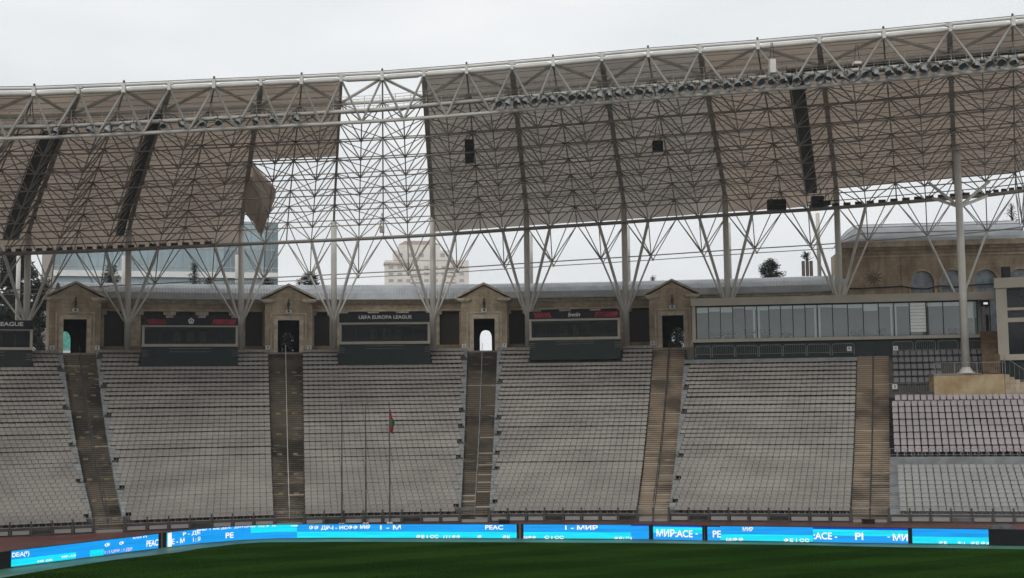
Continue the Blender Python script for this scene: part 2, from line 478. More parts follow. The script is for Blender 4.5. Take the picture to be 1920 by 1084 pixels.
# ------------------------------------------------------------------ the rest of the bowl, behind and beside the camera
ring = [(-54, 81.5), (-62, 72), (-72, 55), (-72, 38), (-58, 25), (-36, 19), (0, 17.5), (45, 16), (100, 14), (160, 12), (205, 22), (214, 45), (195, 66), (150, 74), (100, 80), (62, 86.3)]
rb = thing('grandstand', 'rest of the stadium bowl behind and beside the photographer, outside the frame', 'grandstand', (60, 0, 0))
cen = Vector((70, 48, 0)); rp = [Vector((x, y, 0)) for x, y in ring]; rn_ = []
for i, p in enumerate(rp):
    a = rp[max(0, i-1)]; c = rp[min(len(rp)-1, i+1)]; d = (c-a).normalized(); n_ = Vector((d.y, -d.x, 0))
    if n_.dot(p-cen) < 0: n_ = -n_
    rn_.append(n_)
b = MB(); b2 = MB(); b3 = MB()
for i in range(len(rp)-1):
    if i == 0: continue
    p, q, n0, n1 = rp[i], rp[i+1], rn_[i], rn_[i+1]
    for k in range(16):
        s0, s1 = 2*k+1, 2*k+3; z0, z1 = .5+.85*k*(.75+.25*k/15), .5+.85*(k+1)*(.75+.25*(k+1)/15)
        U = lambda z: Vector((0, 0, z))
        b.quad(p+n0*s0+U(z0 if k else 0), q+n1*s0+U(z0 if k else 0), q+n1*s0+U(z1), p+n0*s0+U(z1))
        b.quad(p+n0*s0+U(z1), q+n1*s0+U(z1), q+n1*s1+U(z1), p+n0*s1+U(z1))
    b.quad(p+n0*33+U(0), q+n1*33+U(0), q+n1*33+U(21), p+n0*33+U(21))
    b2.quad(p-n0*0+U(34.6), q-n1*0+U(34.6), q+n1*37+U(29), p+n0*37+U(29))
b.build('seating_terrace', M['seat'], rb)
b2.build('roof_sheet', M['shelf'], rb)

# ------------------------------------------------------------------ east block (right of stair 5)
T5a, T5b = 5+ND, 6-ND
LOW = [(1.35+.80*i, .55+.27*i, .80) for i in range(12)]
PK0 = (12.6, 4.35)
PINK = [(PK0[0]+.92*i, PK0[1]+.53*i, .92) for i in range(10)]
DARK = [(24.6+1.05*i, 10.2+.66*i, 1.05) for i in range(5)]
terrace(T5a, T5b, LOW, 0, m=M['cheek'])
led = MB()
for u, v in [(lerp(T5a, T5b, k/8), lerp(T5a, T5b, (k+1)/8)) for k in range(8)]:
    led.hexa([P(u, 11.1, 3.2), P(v, 11.1, 3.2), P(v, 11.5, 3.2), P(u, 11.5, 3.2), P(u, 11.1, 4.28), P(v, 11.1, 4.28), P(v, 11.5, 4.28), P(u, 11.5, 4.28)])
led.build('parapet', M['cheek'], stand)
terrace(T5a, T5b, PINK, 3.4, m=M['black'])
terrace(T5a, T5a+.555, DARK, 9.4, m=M['conc'])
terrace(T5a, T5b, [(22.6, 9.6, 3.0)], 8.6, m=M['conc'])
terrace(T5a+.555, T5b, [(28.6, 9.9, 9.0)], 9.2, m=M['conc'])
terrace(T5a, T5b, [(33.2, TOP-.05, .9)], 9.0, m=M['conc'])

# ================================================================== seats
def seat_mesh(kind):
    b = MB(); f = lambda a, bb, c: Vector((a, bb, c))
    w = .247
    if kind == 'wide': w = .230
    # pan with a front lip and a shallow dip, backrest raked, thick shell
    prof_pan = [(-.20, .26), (-.185, .315), (-.10, .30), (.06, .285), (.155, .31)]
    prof_back = [(.155, .31), (.195, .43), (.225, .53), (.215, .56)]
    if kind == 'wide':
        prof_pan = [(-.22, .30), (-.20, .40), (-.08, .385), (.08, .375), (.16, .40)]
        prof_back = [(.16, .40), (.21, .58), (.25, .76), (.235, .79)]
    prof = prof_pan+prof_back[1:]
    xs = [-w, -w*.86, -w*.4, w*.4, w*.86, w]
    lift = [.0, .0, 0, 0, .0, .0]
    def pt(x, i, off):
        y, z = prof[i]
        e = abs(x)/w
        zz = z+(.045 if (e > .95 and i < len(prof_pan)-1) else 0)
        if i == len(prof)-1 and e > .95: zz -= .06
        if i > len(prof_pan)-1 and e > .95: y -= .05
        return (x, y+off[0], zz+off[1])
    n0 = len(b.v)
    for off in ((0, 0), (.022, -.022)):
        for i in range(len(prof)):
            for x in xs: b.v.append(pt(x, i, off))
    nx = len(xs); npf = len(prof); L = nx*npf
    for i in range(npf-1):
        for j in range(nx-1):
            a = i*nx+j
            b.f.append((a, a+1, a+nx+1, a+nx)); b.f.append((L+a, L+a+nx, L+a+nx+1, L+a+1))
        for j in (0, nx-1):
            a = i*nx+j; b.f.append((a, a+nx, L+a+nx, L+a))
    for i in (0, npf-1):
        for j in range(nx-1):
            a = i*nx+j; b.f.append((a, a+1, L+a+1, L+a))
    # bracket
    b.hexa([(x, y, z) for z in (0.0, prof_pan[2][1]-.02) for x, y in ((-.05, -.02), (.05, -.02), (.05, .06), (-.05, .06))])
    return b
protos = {}
def seat_slots(rows, t0, t1, pitch, kind, sec, skip=None, align=0, ends=None):
    res = []
    for ri, (s, z, d) in enumerate(rows):
        n = 24
        pts = [P(lerp(t0, t1, k/n), s) for k in range(n+1)]
        ln = [0]
        for a, c in zip(pts, pts[1:]): ln.append(ln[-1]+(c-a).length)
        tot = ln[-1]; cnt = int((tot-.02)/pitch)
        start = (tot-cnt*pitch)/2 if align == 0 else 0 if align < 0 else tot-cnt*pitch
        if ends is not None: ends.append((tot, cnt*pitch))
        for q in range(cnt):
            l = start+pitch*(q+.5)
            t = lerp(t0, t1, itp(ln, [k/n for k in range(n+1)], l))
            if skip and skip(ri, t): continue
            p = P(t, s, z); px, py = proj(p)
            if px < -40 or px > 1960: continue
            nn = N(t)
            res.append((p, math.atan2(-nn.x, nn.y), kind, sec, ri, px, py))
    return res
BOX_T = []       # (t0, t1, s_front) of the boxes that stand in the seats
zb = 13.0
for x0, x1 in ((-120, 60), (266, 446), (636, 806), (993, 1163)):
    BOX_T.append((t_for(x0-2, 30.3, zb), t_for(x1+2, 30.3, zb)))
def skip_box(ri, t):
    if row_s(ri) < 30.5: return False
    return any(a < t < c for a, c in BOX_T)
GAP = .018
slots = []
AL = [-1, -1, 1, -1, 1, 1]           # seats line up on the side away from the stepped cheek
for k, (t0, t1) in enumerate(SEC):
    ends = []; nr = 38 if k == 5 else NR; sg = -AL[k]
    slots += seat_slots(rows_std(nr), t0+.004, t1-.004, .505, 'seat', k, skip_box, AL[k], ends)
    run = MB()
    for i in range(1, nr):
        gap = ends[i][0]-ends[i][1]
        if gap > .45:
            if run.v: run.build('stair_cheek', M['cheek'], stand)
            run = MB(); continue
        dt = (gap-.01)/ends[i][0]*(t1-t0)
        e0, e1 = (t1+.004, t1-.004-dt) if sg > 0 else (t0-.004, t0+.004+dt)
        s0, s1 = row_s(i)-.39, row_s(i)+.39; z = row_z(i)
        run.hexa([P(e0, s0, z-.3), P(e1, s0, z-.3), P(e1, s1, z-.3), P(e0, s1, z-.3), P(e0, s0, z+.30), P(e1, s0, z+.30), P(e1, s1, z+.46), P(e0, s1, z+.46)])
    if run.v: run.build('stair_cheek', M['cheek'], stand)
low_slots = seat_slots(LOW[:-1], T5a+.03, T5b-.01, .56, 'seat_lt', 'low')
pink_slots = seat_slots(PINK[:9], T5a+.012, T5b-.01, .56, 'seat_pink', 'pink')
dark_slots = seat_slots(DARK, T5a+.008, T5a+.55, .56, 'seat_dk', 'dark', lambda ri, t: ri < 3 and t > T5a+.29)
ALLS = slots+low_slots+pink_slots+dark_slots
def seat_px(q): return (.47 if q[2] in ('seat_pink', 'seat_dk') else .43)*(.85 if q[2] == 'seat_dk' else 1)/(q[0]-O).length
vis = [q for q in ALLS if -4 < q[5] < 1924]
vis.sort(key=lambda q: -seat_px(q))
near = vis[:300]; nid = set(id(q) for q in near)
ORD = ['front', 'second', 'third', 'fourth', 'fifth', 'sixth', 'seventh', 'eighth', 'ninth', 'tenth', 'eleventh', 'twelfth', 'thirteenth']
SECN = ['outermost left block', 'leftmost block of the photo', 'block between first and second stairs', 'block behind the flagpoles', 'block between third and fourth stairs', 'block below the glass lounge']
LAB = {'seat': lambda s, r: ('beige plastic seat in the %s row from the pitch, %s' % (ORD[r], SECN[s]), 'beige seats of the %s row, %s' % (ORD[r], SECN[s])),
       'seat_lt': lambda s, r: ('light grey plastic seat below the pale parapet, %s row from the pitch' % ORD[r], 'light grey seats, %s row below the parapet' % ORD[r]),
       'seat_pink': lambda s, r: ('mauve high backed seat above the pale parapet, %s row of the mauve block' % ORD[r], 'mauve seats, %s row above the parapet' % ORD[r]),
       'seat_dk': lambda s, r: ('dark grey seat under the glass lounge, %s row of its block' % ORD[r], 'dark grey seats, %s row under the lounge' % ORD[r])}
def row_dz(sec, ri): return random.Random('%s%d' % (sec, ri)).choice([-.03, -.02, -.01, 0] if ri < 12 else [-.085, -.07, -.055, -.04, -.03])
firsts = {}
for q in near:
    p, rz, kd, sec, ri, px, py = q
    if kd not in firsts:
        o = seat_mesh('wide' if kd in ('seat_pink', 'seat_dk') else 'std').build('stadium_seat', M[kd]); firsts[kd] = o
    else:
        o = firsts[kd].copy(); COL.objects.link(o)
    o.location = p+Vector((0, 0, row_dz(sec, ri))); o.rotation_euler = (0, 0, rz+random.uniform(-.015, .015))
    l, g = LAB[kd](sec, ri); tag(o, l, 'seat', g)
V = []; F = []; MI = []
kinds = ['seat', 'seat_lt', 'seat_pink', 'seat_dk']
bases = {k: seat_mesh('wide' if k in ('seat_pink', 'seat_dk') else 'std') for k in kinds}
for q in ALLS:
    if id(q) in nid: continue
    p, rz, kd = q[:3]; bs = bases[kd]
    j = random.uniform(-.02, .02); c, s = math.cos(rz+j), math.sin(rz+j); n = len(V); dz = random.uniform(-.010, .010)+row_dz(q[3], q[4])
    for x, y, z in bs.v: V.append((p.x+x*c-y*s, p.y+x*s+y*c, p.z+z+dz))
    for f in bs.f: F.append(tuple(n+i for i in f)); MI.append(kinds.index(kd))
me = bpy.data.meshes.new('stadium_seats'); me.from_pydata(V, [], F)
for k in kinds: me.materials.append(M[k])
me.polygons.foreach_set('material_index', MI); me.update()
o = bpy.data.objects.new('stadium_seats', me); COL.objects.link(o)
tag(o, 'rows of small plastic seats filling the whole curved stand above the nearest ones', 'seats', kind='stuff')

# ================================================================== front wall and fence
def fence(t0, t1, label, gate=False):
    base = P((t0+t1)/2, .5)
    r = thing('spectator_fence', label, 'fence', tuple(base), 'fences along the foot of the stand')
    L = 0; n = 30; pts = [P(lerp(t0, t1, k/n), .5) for k in range(n+1)]
    ln = [0]
    for a, c in zip(pts, pts[1:]): ln.append(ln[-1]+(c-a).length)
    tot = ln[-1]; cnt = max(1, round(tot/1.48))
    def q(l, z=0, off=0):
        t = lerp(t0, t1, itp(ln, [k/n for k in range(n+1)], l)); return P(t, .5+off, z)
    for k in range(cnt+1):
        c = q(tot*k/cnt); nn = N((t0+t1)/2); f = Fr(c, (nn.y, -nn.x, 0), nn)
        b = MB(); b.box(f, -.06, .06, -.06, .06, 0, 1.06); b.build('post', M['post'], r)
    b = MB(); b.path([q(tot*k/20, 1.10) for k in range(21)], .022, 5); b.build('top_rail', M['rail'], r)
    b = MB(); b.path([q(tot*k/20, .60) for k in range(21)], .020, 4); b.path([q(tot*k/20, 1.0) for k in range(21)], .012, 4)
    nb = int(tot/.25)
    for k in range(nb+1): b.tube(q(tot*k/nb, .58), q(tot*k/nb, 1.02), .009, 4)
    b.build('railing_bars', M['rail'], r)
    if not gate:
        b = MB()
        for k in range(cnt):
            a, c = q(tot*k/cnt), q(tot*(k+1)/cnt); f = fr_between(a, c)
            b.box(f, .04, f.len-.04, .10, .16, 0, .10); b.box(f, .04, f.len-.04, .02, .07, .44, .56)
        b.build('base_wall', M['post'], r)
        for k in range(cnt):
            if (k*7+int(t0*10)) % 4 == 3: continue
            a, c = q(tot*k/cnt), q(tot*(k+1)/cnt); f = fr_between(a, c)
            b = MB(); b.box(f, .16, f.len-.12, .03, .09, .10, .38); b.build('wall_panel', M['seat_lt'], r)
    else:
        b = MB()
        f = fr_between(q(0), q(tot)); b.box(f, .1, f.len-.1, .05, .12, .0, .22); b.build('base_panel', M['seat_lt'], r)
SECL = ['out of frame', 'grey fence in front of the leftmost seats', 'grey fence in front of seats between first and second stairs', 'grey fence in front of the seats behind the flagpoles',
        'grey fence in front of seats between third and fourth stairs', 'grey fence in front of the seats below the glass lounge', 'grey fence in front of the light grey seats at right']
for k, (t0, t1) in enumerate(SEC+[(T5a, T5b)]):
    if k == 0: continue
    fence(t0, t1, SECL[k])
GN = {1: 'leftmost', 2: 'second from left', 3: 'middle', 4: 'second from right', 5: 'rightmost'}
for c in range(1, 6): fence(c-ND+.004, c+ND-.004, 'low railing gate at the foot of the %s stairway' % GN[c], True)

# ================================================================== advertising boards
GL = dict(blue=glow('blue display', (.0, .36, .95), 1.0), cyan=glow('cyan display', (.0, .80, 1.0), 1.0), navy=glow('navy display', (.004, .06, .55), 1.0), white=glow('white display', (1.0, 1.0, 1.0), 1.05), pink=glow('pale pink display', (.85, .62, .95), 1.0))
LH = 1.0
def text_polys(s, bold=True):
    cu = bpy.data.curves.new('t', 'FONT'); cu.body = s; cu.size = 1.0; cu.offset = .022 if bold else 0; cu.extrude = 0
    o = bpy.data.objects.new('t', cu); COL.objects.link(o)
    dg = bpy.context.evaluated_depsgraph_get(); dg.update()
    me = bpy.data.meshes.new_from_object(o.evaluated_get(dg))
    V = [tuple(v.co) for v in me.vertices]; F = [tuple(p.vertices) for p in me.polygons]
    bpy.data.objects.remove(o); bpy.data.curves.remove(cu); bpy.data.meshes.remove(me)
    return V, F
def put_text(s, place, a0, a1, c0, c1, m, parent, name='lettering', bold=True, shear=0):
    """place(a, c) -> world point"""
    V, F = text_polys(s, bold)
    if not V: return
    x0 = min(v[0] for v in V); x1 = max(v[0] for v in V); y0 = min(v[1] for v in V); y1 = max(v[1] for v in V)
    b = MB()
    for v in V:
        fx = (v[0]-x0)/(x1-x0); fy = (v[1]-y0)/max(1e-6, y1-y0)
        b.v.append(tuple(place(lerp(a0, a1, fx)+shear*fy, lerp(c0, c1, fy))))
    b.f = F
    return b.build(name, m, parent)
def board(x0, x1, label, bands, texts):
    r = thing('advertising_board', label, 'advertising board', tuple(led_plan((x0+x1)/2)), 'lit advertising boards round the pitch')
    xs = [x0+(x1-x0)*k/max(1, int((x1-x0)/8)) for k in range(max(1, int((x1-x0)/8))+1)]
    back = Vector((0, .14, 0))
    b = MB()
    cs = [x0-4.5]+xs[1:-1]+[x1+4.0]
    for u, v in zip(cs, cs[1:]):
        p, q = led_plan(u), led_plan(v); z1 = Vector((0, 0, LH+.03)); z0 = Vector((0, 0, .06))
        b.hexa([p+z0, q+z0, q+back+z0, p+back+z0, p+z1, q+z1, q+back+z1, p+back+z1])
    b.build('cabinet', M['black'], r)
    for (u0, u1, c0, c1, col) in bands:
        b = MB(); n = max(1, int((u1-u0)/8))
        for k in range(n):
            p, q = led_plan(lerp(u0, u1, k/n)), led_plan(lerp(u0, u1, (k+1)/n)); o = Vector((0, -.03, 0))
            b.quad(p+o+Vector((0, 0, c0)), q+o+Vector((0, 0, c0)), q+o+Vector((0, 0, c1)), p+o+Vector((0, 0, c1)))
        b.build('screen_panel', GL[col], r)
    for (s, u0, u1, c0, c1, col) in texts:
        put_text(s, lambda a, c: led_plan(a)+Vector((0, -.06, c)), u0, u1, c0, c1, GL[col], r)
board(21, 297, 'bright blue advertising board angled toward the camera at the left edge',
      [(21, 142, .5, LH, 'blue'), (21, 142, .08, .49, 'cyan'), (142, 168, .08, LH, 'blue'), (168, 193, .5, LH, 'blue'), (168, 193, .08, .49, 'cyan'), (193, 297, .08, LH, 'blue')],
      [('DE:A(*)', 23, 54, .55, .9, 'white'), ('ФИР  ДИЕ', 69, 97, .12, .27, 'white'), ('МИР - А М', 115, 142, .22, .36, 'white'), ('Ф', 195, 206, .56, .82, 'white'), ('Ф', 222, 232, .56, .82, 'white'),
       ('I : I UPФ : I ДIP', 195, 247, .12, .36, 'pink'), ('PEAC', 274, 297, .25, .66, 'white'), ('МИ П', 248, 274, .86, .97, 'white')])
board(309, 969, 'longest bright blue advertising board curving across left and centre',
      [(309, 314, .06, LH, 'cyan'), (314, 376, .06, LH, 'blue'), (376, 470, .06, LH, 'blue'), (470, 557, .48, LH, 'cyan'), (470, 557, .06, .47, 'blue'), (557, 969, .52, LH, 'blue'), (557, 969, .08, .51, 'cyan')],
      [('I', 315, 322, .06, .97, 'white'), ('Е - М', 322, 346, .2, .55, 'white'), ('P - ДЕ', 343, 376, .62, .92, 'white'), ('I : Я', 362, 376, .2, .5, 'white'), ('ДИМ  I  МЕ ДЕЛ-  ДИТОВКУ  Ж3 Ф  Ж', 368, 518, .86, 1.0, 'white'), ('PE', 423, 438, .25, .62, 'white'),
       ('ФФ ДР-I - ИСФФ', 580, 672, .60, .93, 'white'), ('МИР', 676, 695, .68, .97, 'white'), ('1 - М', 714, 753, .64, .96, 'white'), ('PEAC', 911, 944, .66, .95, 'white'), ('ФЕ I СС', 782, 824, -.0+.05, .30, 'white'), ('I I I ФФ', 833, 865, .05, .28, 'white'), ('Ф', 896, 905, .08, .28, 'white'), ('ФК', 943, 957, .05, .28, 'white'), ('ЖФ', 546, 560, .86, .98, 'white')])
board(982, 1217, 'blue advertising board at centre right below the third seating block',
      [(982, 1184, .52, LH, 'blue'), (982, 1184, .08, .51, 'cyan'), (1184, 1217, .06, .92, 'blue'), (1184, 1217, .92, LH, 'navy')],
      [('1 - МИР', 1061, 1122, .66, .97, 'white'), ('I:I:ФФ', 982, 1006, .04, .26, 'white'), ('С I СС', 1022, 1058, .04, .26, 'white'), ('ФФ: Э:I', 1153, 1185, .04, .22, 'white')])
board(1225, 1317, 'shortest blue advertising board, lettered in Cyrillic and Latin capitals',
      [(1225, 1317, .06, .5, 'blue'), (1225, 1317, .5, .9, 'cyan'), (1225, 1317, .9, LH, 'navy')],
      [('МИР:ACE', 1231, 1299, .24, .74, 'white'), ('-', 1304, 1309, .44, .50, 'white')])
board(1327, 1703, 'blue advertising board at right under the glass lounge stand',
      [(1327, 1352, .06, .95, 'blue'), (1352, 1528, .52, LH, 'blue'), (1352, 1528, .08, .51, 'cyan'), (1528, 1703, .06, .5, 'blue'), (1528, 1703, .5, .88, 'cyan'), (1528, 1703, .88, LH, 'navy')],
      [('PE', 1337, 1353, .26, .72, 'white'), ('МИР', 1395, 1415, .70, .97, 'white'), ('I:I:ФФ', 1363, 1397, .04, .28, 'white'), ('ФЕ I СС', 1473, 1521, .04, .28, 'white'), (':ACE -', 1529, 1573, .24, .70, 'white'), ('PI', 1606, 1621, .24, .70, 'white'), ('-', 1665, 1670, .42, .47, 'white'), ('МИ', 1675, 1702, .22, .66, 'white')])
board(1711, 1854, 'rightmost lit blue advertising board beside the black unlit one',
      [(1711, 1854, .52, LH, 'blue'), (1711, 1854, .08, .51, 'cyan')],
      [('ФЕ', 1760, 1776, .06, .24, 'white'), ('Ф: I', 1796, 1809, .06, .24, 'white'), ('ФЕ Ф:I', 1820, 1853, .06, .24, 'white')])
def unlit(x0, x1, label):
    r = thing('advertising_board', label, 'advertising board', tuple(led_plan((x0+x1)/2)))
    n = 6; b = MB(); back = Vector((0, .2, 0))
    for k in range(n):
        p, q = led_plan(lerp(x0, x1, k/n)), led_plan(lerp(x0, x1, (k+1)/n)); z1 = Vector((0, 0, LH+.02)); z0 = Vector((0, 0, .03))
        b.hexa([p+z0, q+z0, q+back+z0, p+back+z0, p+z1, q+z1, q+back+z1, p+back+z1])
    b.build('cabinet', M['black'], r)
    b = MB()
    for k in range(n+1):
        p = led_plan(lerp(x0, x1, k/n)); b.tube(p+Vector((0, .1, 0)), p+Vector((0, .6, 0)), .03, 4)
    b.build('foot', M['post'], r)
unlit(-150, 20, 'unlit black advertising board at the extreme left edge')
unlit(1857, 2050, 'unlit black advertising board at the extreme right edge')
c = led_plan(1893)+Vector((0, 1.0, 0))
r = thing('covered_equipment', 'dark tarpaulin dome behind the unlit black board at right', 'covered equipment', tuple(c))
b = MB()
for i in range(14):
    for j in range(5):
        def q(i, j):
            a = 2*math.pi*i/14; e = math.pi/2*j/5; k = 1+.06*math.sin(3*a)
            return c+Vector((math.cos(a)*math.cos(e)*1.1*k, math.sin(a)*math.cos(e)*.6*k, .55+.72*math.sin(e)))
        b.quad(q(i, j), q(i+1, j), q(i+1, j+1), q(i, j+1))
b.build('tarpaulin', mat('grey tarpaulin', (.075, .08, .078), .5, .3, 3), r, True)
b = MB(); f = Fr(c, (1, 0, 0)); b.box(f, -.9, .9, -.4, .4, 0, .6); b.build('crate', M['black'], r)
for px, py, w, lab in ((945, 979, 20, 'small black case on the track behind the central boards'), (1630, 978, 21, 'small black case on the track at the foot of the rightmost stairway')):
    g = at_z(px, py+4, 0); s = w*g.y/FPX
    r = thing('equipment_case', lab, 'equipment case', tuple(g))
    f = Fr(g, (1, 0, 0)); b = MB(); b.box(f, -s/2, s/2, 0, .5, .02, .30); b.build('case_body', M['black'], r)
    b = MB(); b.box(f, -s/2-.02, s/2+.02, -.02, .52, .30, .34); b.build('lid', M['steel_dk'], r)

# ================================================================== flagpoles
for px, py0, ytop, lab, fl in ((641, 978, 755, 'thin dark flagpole without flag, leftmost of three', 0), (686, 977, 756, 'thin dark flagpole without flag, middle of three', 0), (731, 976, 755, 'thin dark flagpole carrying the drooping flag, rightmost of three', 1)):
    g = at_z(px, py0+6, 0); zt = z_for(g, ytop)
    r = thing('flagpole', lab, 'flagpole', tuple(g), 'flagpoles in front of the stand')
    b = MB(); b.tube(g, (g.x, g.y, zt*.5), .068, 8, .055); b.tube((g.x, g.y, zt*.5), (g.x, g.y, zt), .052, 8, .03); b.build('pole', M['post'], r)
    b = MB(); b.ball((g.x, g.y, zt), .09); b.build('finial', M['rail'], r)
    b = MB()
    for fz in (.27, .52): b.tube((g.x, g.y, zt*fz), (g.x, g.y, zt*fz+.07), .075, 8, cap=True)
    b.build('collar', M['rail'], r)
    b = MB(); f = Fr(g, (1, 0, 0)); b.box(f, -.22, .22, -.2, .2, 0, .12); b.build('footing', M['white'], r)
    if fl:
        z1, z0 = z_for(g, 768), z_for(g, 812)
        fm = bpy.data.materials.new('flag bands'); fm.use_nodes = True; t = fm.node_tree; bs = t.nodes['Principled BSDF']; bs.inputs['Roughness'].default_value = .8
        tc = t.nodes.new('ShaderNodeTexCoord'); sx = t.nodes.new('ShaderNodeSeparateXYZ'); rr = t.nodes.new('ShaderNodeValToRGB'); rr.color_ramp.interpolation = 'CONSTANT'
        mr = t.nodes.new('ShaderNodeMapRange'); mr.inputs['From Min'].default_value = z0; mr.inputs['From Max'].default_value = z1
        e = rr.color_ramp.elements; e[0].color = (.30, .02, .03, 1); e[1].position = .3; e[1].color = (.02, .12, .045, 1)
        e2 = e.new(.55); e2.color = (.33, .03, .06, 1)
        t.links.new(tc.outputs['Object'], sx.inputs[0]); t.links.new(sx.outputs['Z'], mr.inputs['Value']); t.links.new(mr.outputs[0], rr.inputs[0]); t.links.new(rr.outputs[0], bs.inputs['Base Color'])
        b = MB(); nz_, nx_ = 14, 6
        def fp(i, j):
            u = i/nx_; v = j/nz_; w = .34*(.55+.45*math.sin(math.pi*(v*1.1+.1)))
            return Vector((g.x+.03+w*u*(1-.25*math.sin(v*9)), g.y+.10*math.sin(u*9+v*4)*u-.02, lerp(z0, z1, v)-.12*u+.05*math.sin(v*12+u*3)))
        for i in range(nx_):
            for j in range(nz_): b.quad(fp(i, j), fp(i+1, j), fp(i+1, j+1), fp(i, j+1))
        o = b.build('flag', fm, None, True); tag(o, 'limp red and green flag hanging on the rightmost flagpole', 'flag')

# ================================================================== roof
FX = {-2: -190, -1: -20, 0: 148, 1: 318, 2: 490, 3: 640, 4: 795, 5: 960, 6: 1128, 7: 1312, 8: 1535, 9: 1780, 10: 2040, 11: 2310}
PINX = {-2: -105, -1: 65, 0: 233, 1: 402, 2: 566, 3: 717, 4: 875, 5: 1037, 6: 1215, 7: 1420, 8: 1656, 9: 1898, 10: 2170}
CX = {-2: -340, -1: -145, 0: 54, 1: 242, 2: 453, 3: 626, 4: 811, 5: 987, 6: 1170, 7: 1360, 8: 1569, 9: 1792, 10: 2020, 11: 2250}
def fx(i): return FX[i//2] if i % 2 == 0 else PINX[i//2]
def cx(i): return CX[i//2] if i % 2 == 0 else (CX[i//2]+CX[i//2+1])/2
def fY(x): return itp([-300, 0, 186, 312, 545, 930, 1200, 1500, 1700, 1915, 2300], [86, 91, 92.7, 93.6, 96, 96.7, 96, 94.2, 92.7, 91.6, 90], x)
def fYp(x): return itp([-200, 67, 232, 403, 565, 717, 875, 1036, 1215, 1421, 1657, 1784, 1898, 2200], [180, 175.5, 169, 161, 153.6, 146, 134, 120, 103, 88, 67.5, 55, 44, 15], x)
def cYp(x): return itp([-300, 54, 242, 453, 625, 812, 988, 1172, 1361, 1570, 1795, 2200], [440, 436, 430, 421, 414, 405, 393, 381, 367, 353, 333, 300], x)
PROF = [0, .133, .231, .321, .453, .556, .682, .829, 1.0]
DEP = [2.55, 2.45, 2.6, 2.7, 2.8, 2.9, 3.0, 2.9, 4.9, 3.6]
I0, I1, JC = -4, 20, 8
Fp = {}; Cp = {}
for i in range(I0, I1+1):
    x = fx(i); Fp[i] = at_Y(x, fYp(x), fY(x))
    x = cx(i); s = 36.8
    lo = at(x, s, 28.8); q = Vector((lo.x, lo.y, 0)); q.z = z_for(q, cYp(x)); Cp[i] = q
def top(i, j):
    if i != int(i):
        a = math.floor(i); return top(a, j).lerp(top(a+1, j), i-a)
    i = int(i); F, C = Fp[i], Cp[i]
    v = j/JC
    p = F+(C-F)*v
    if j <= JC:
        k = int(math.floor(j)); k = min(k, JC-1); fr = lerp(PROF[k], PROF[k+1], j-k)
    else: fr = 1+(j-JC)*.24
    p.z = F.z+(C.z-F.z)*fr
    return p
def bot(i, j):     # i, j at halves
    p = top(i, j); k = int(j-.5)
    p.z -= DEP[min(k, 9)] if j < 9 else 3.5
    return p
roof = thing('stadium_roof', 'sweeping tubular steel space frame roof with brown fabric panels and one open bay', 'roof', (0, 115, 0))
for i in range(I0, I1, 2):        # one space frame segment per column bay
    bt = MB(); bb = MB(); bd = MB(); nd = MB(); fb = MB()
    for ii in (i, i+1):
        for j in range(0, 10):
            a = top(ii, j)
            if j > 0: bt.tube(a, top(ii+1, j), .065, 5)
            if j < 9: bt.tube(a, top(ii, j+1), .075 if ii % 2 else .10, 5)
            nd.ball(a, .15)
            if j < 10:
                c = bot(ii+.5, j+.5); nd.ball(c, .13)
                if j < 9:
                    if ii+1.5 <= I1: bb.tube(c, bot(ii+1.5, j+.5), .062 if j else .11, 5)
                    bb.tube(c, bot(ii+.5, j+1.5), .058, 5)
                    for di, dj in ((0, 0), (1, 0), (0, 1), (1, 1)):
                        (bd if j or dj else fb).tube(c, top(ii+di, j+dj), .055 if j or dj else .10, 6)
                else:
                    if ii+1.5 <= I1: bb.tube(c, bot(ii+1.5, j+.5), .05, 5)
                    for di in (0, 1): bd.tube(c, top(ii+di, 9), .055, 5)
        for j in range(1, 8):          # diagonals in the top plane fall from the column lines to the middle lines
            a, c = (ii, ii+1) if ii % 2 == 0 else (ii+1, ii)
            bt.tube(top(a, j), top(c, j+1), .048, 4)
    pu = MB()
    for ii in (i, i+1):
        for j in range(0, 4 if i == 4 else 8):
            for q in (.25, .5, .75): pu.tube(top(ii, j+q)+Vector((0, 0, .10)), top(ii+1, j+q)+Vector((0, 0, .10)), .024, 4)
    if i != 6: pu.build('purlins', M['steel'], roof)
    sg = bt.build('top_chord_grid', M['steel'], roof)
    bb.build('bottom_chord_grid', M['steel'], roof)
    bd.build('diagonal_braces', M['steel'], roof)
    fb.build('front_braces', M['steel_lt'], roof)
    nd.build('node_joints', M['steel'], roof)
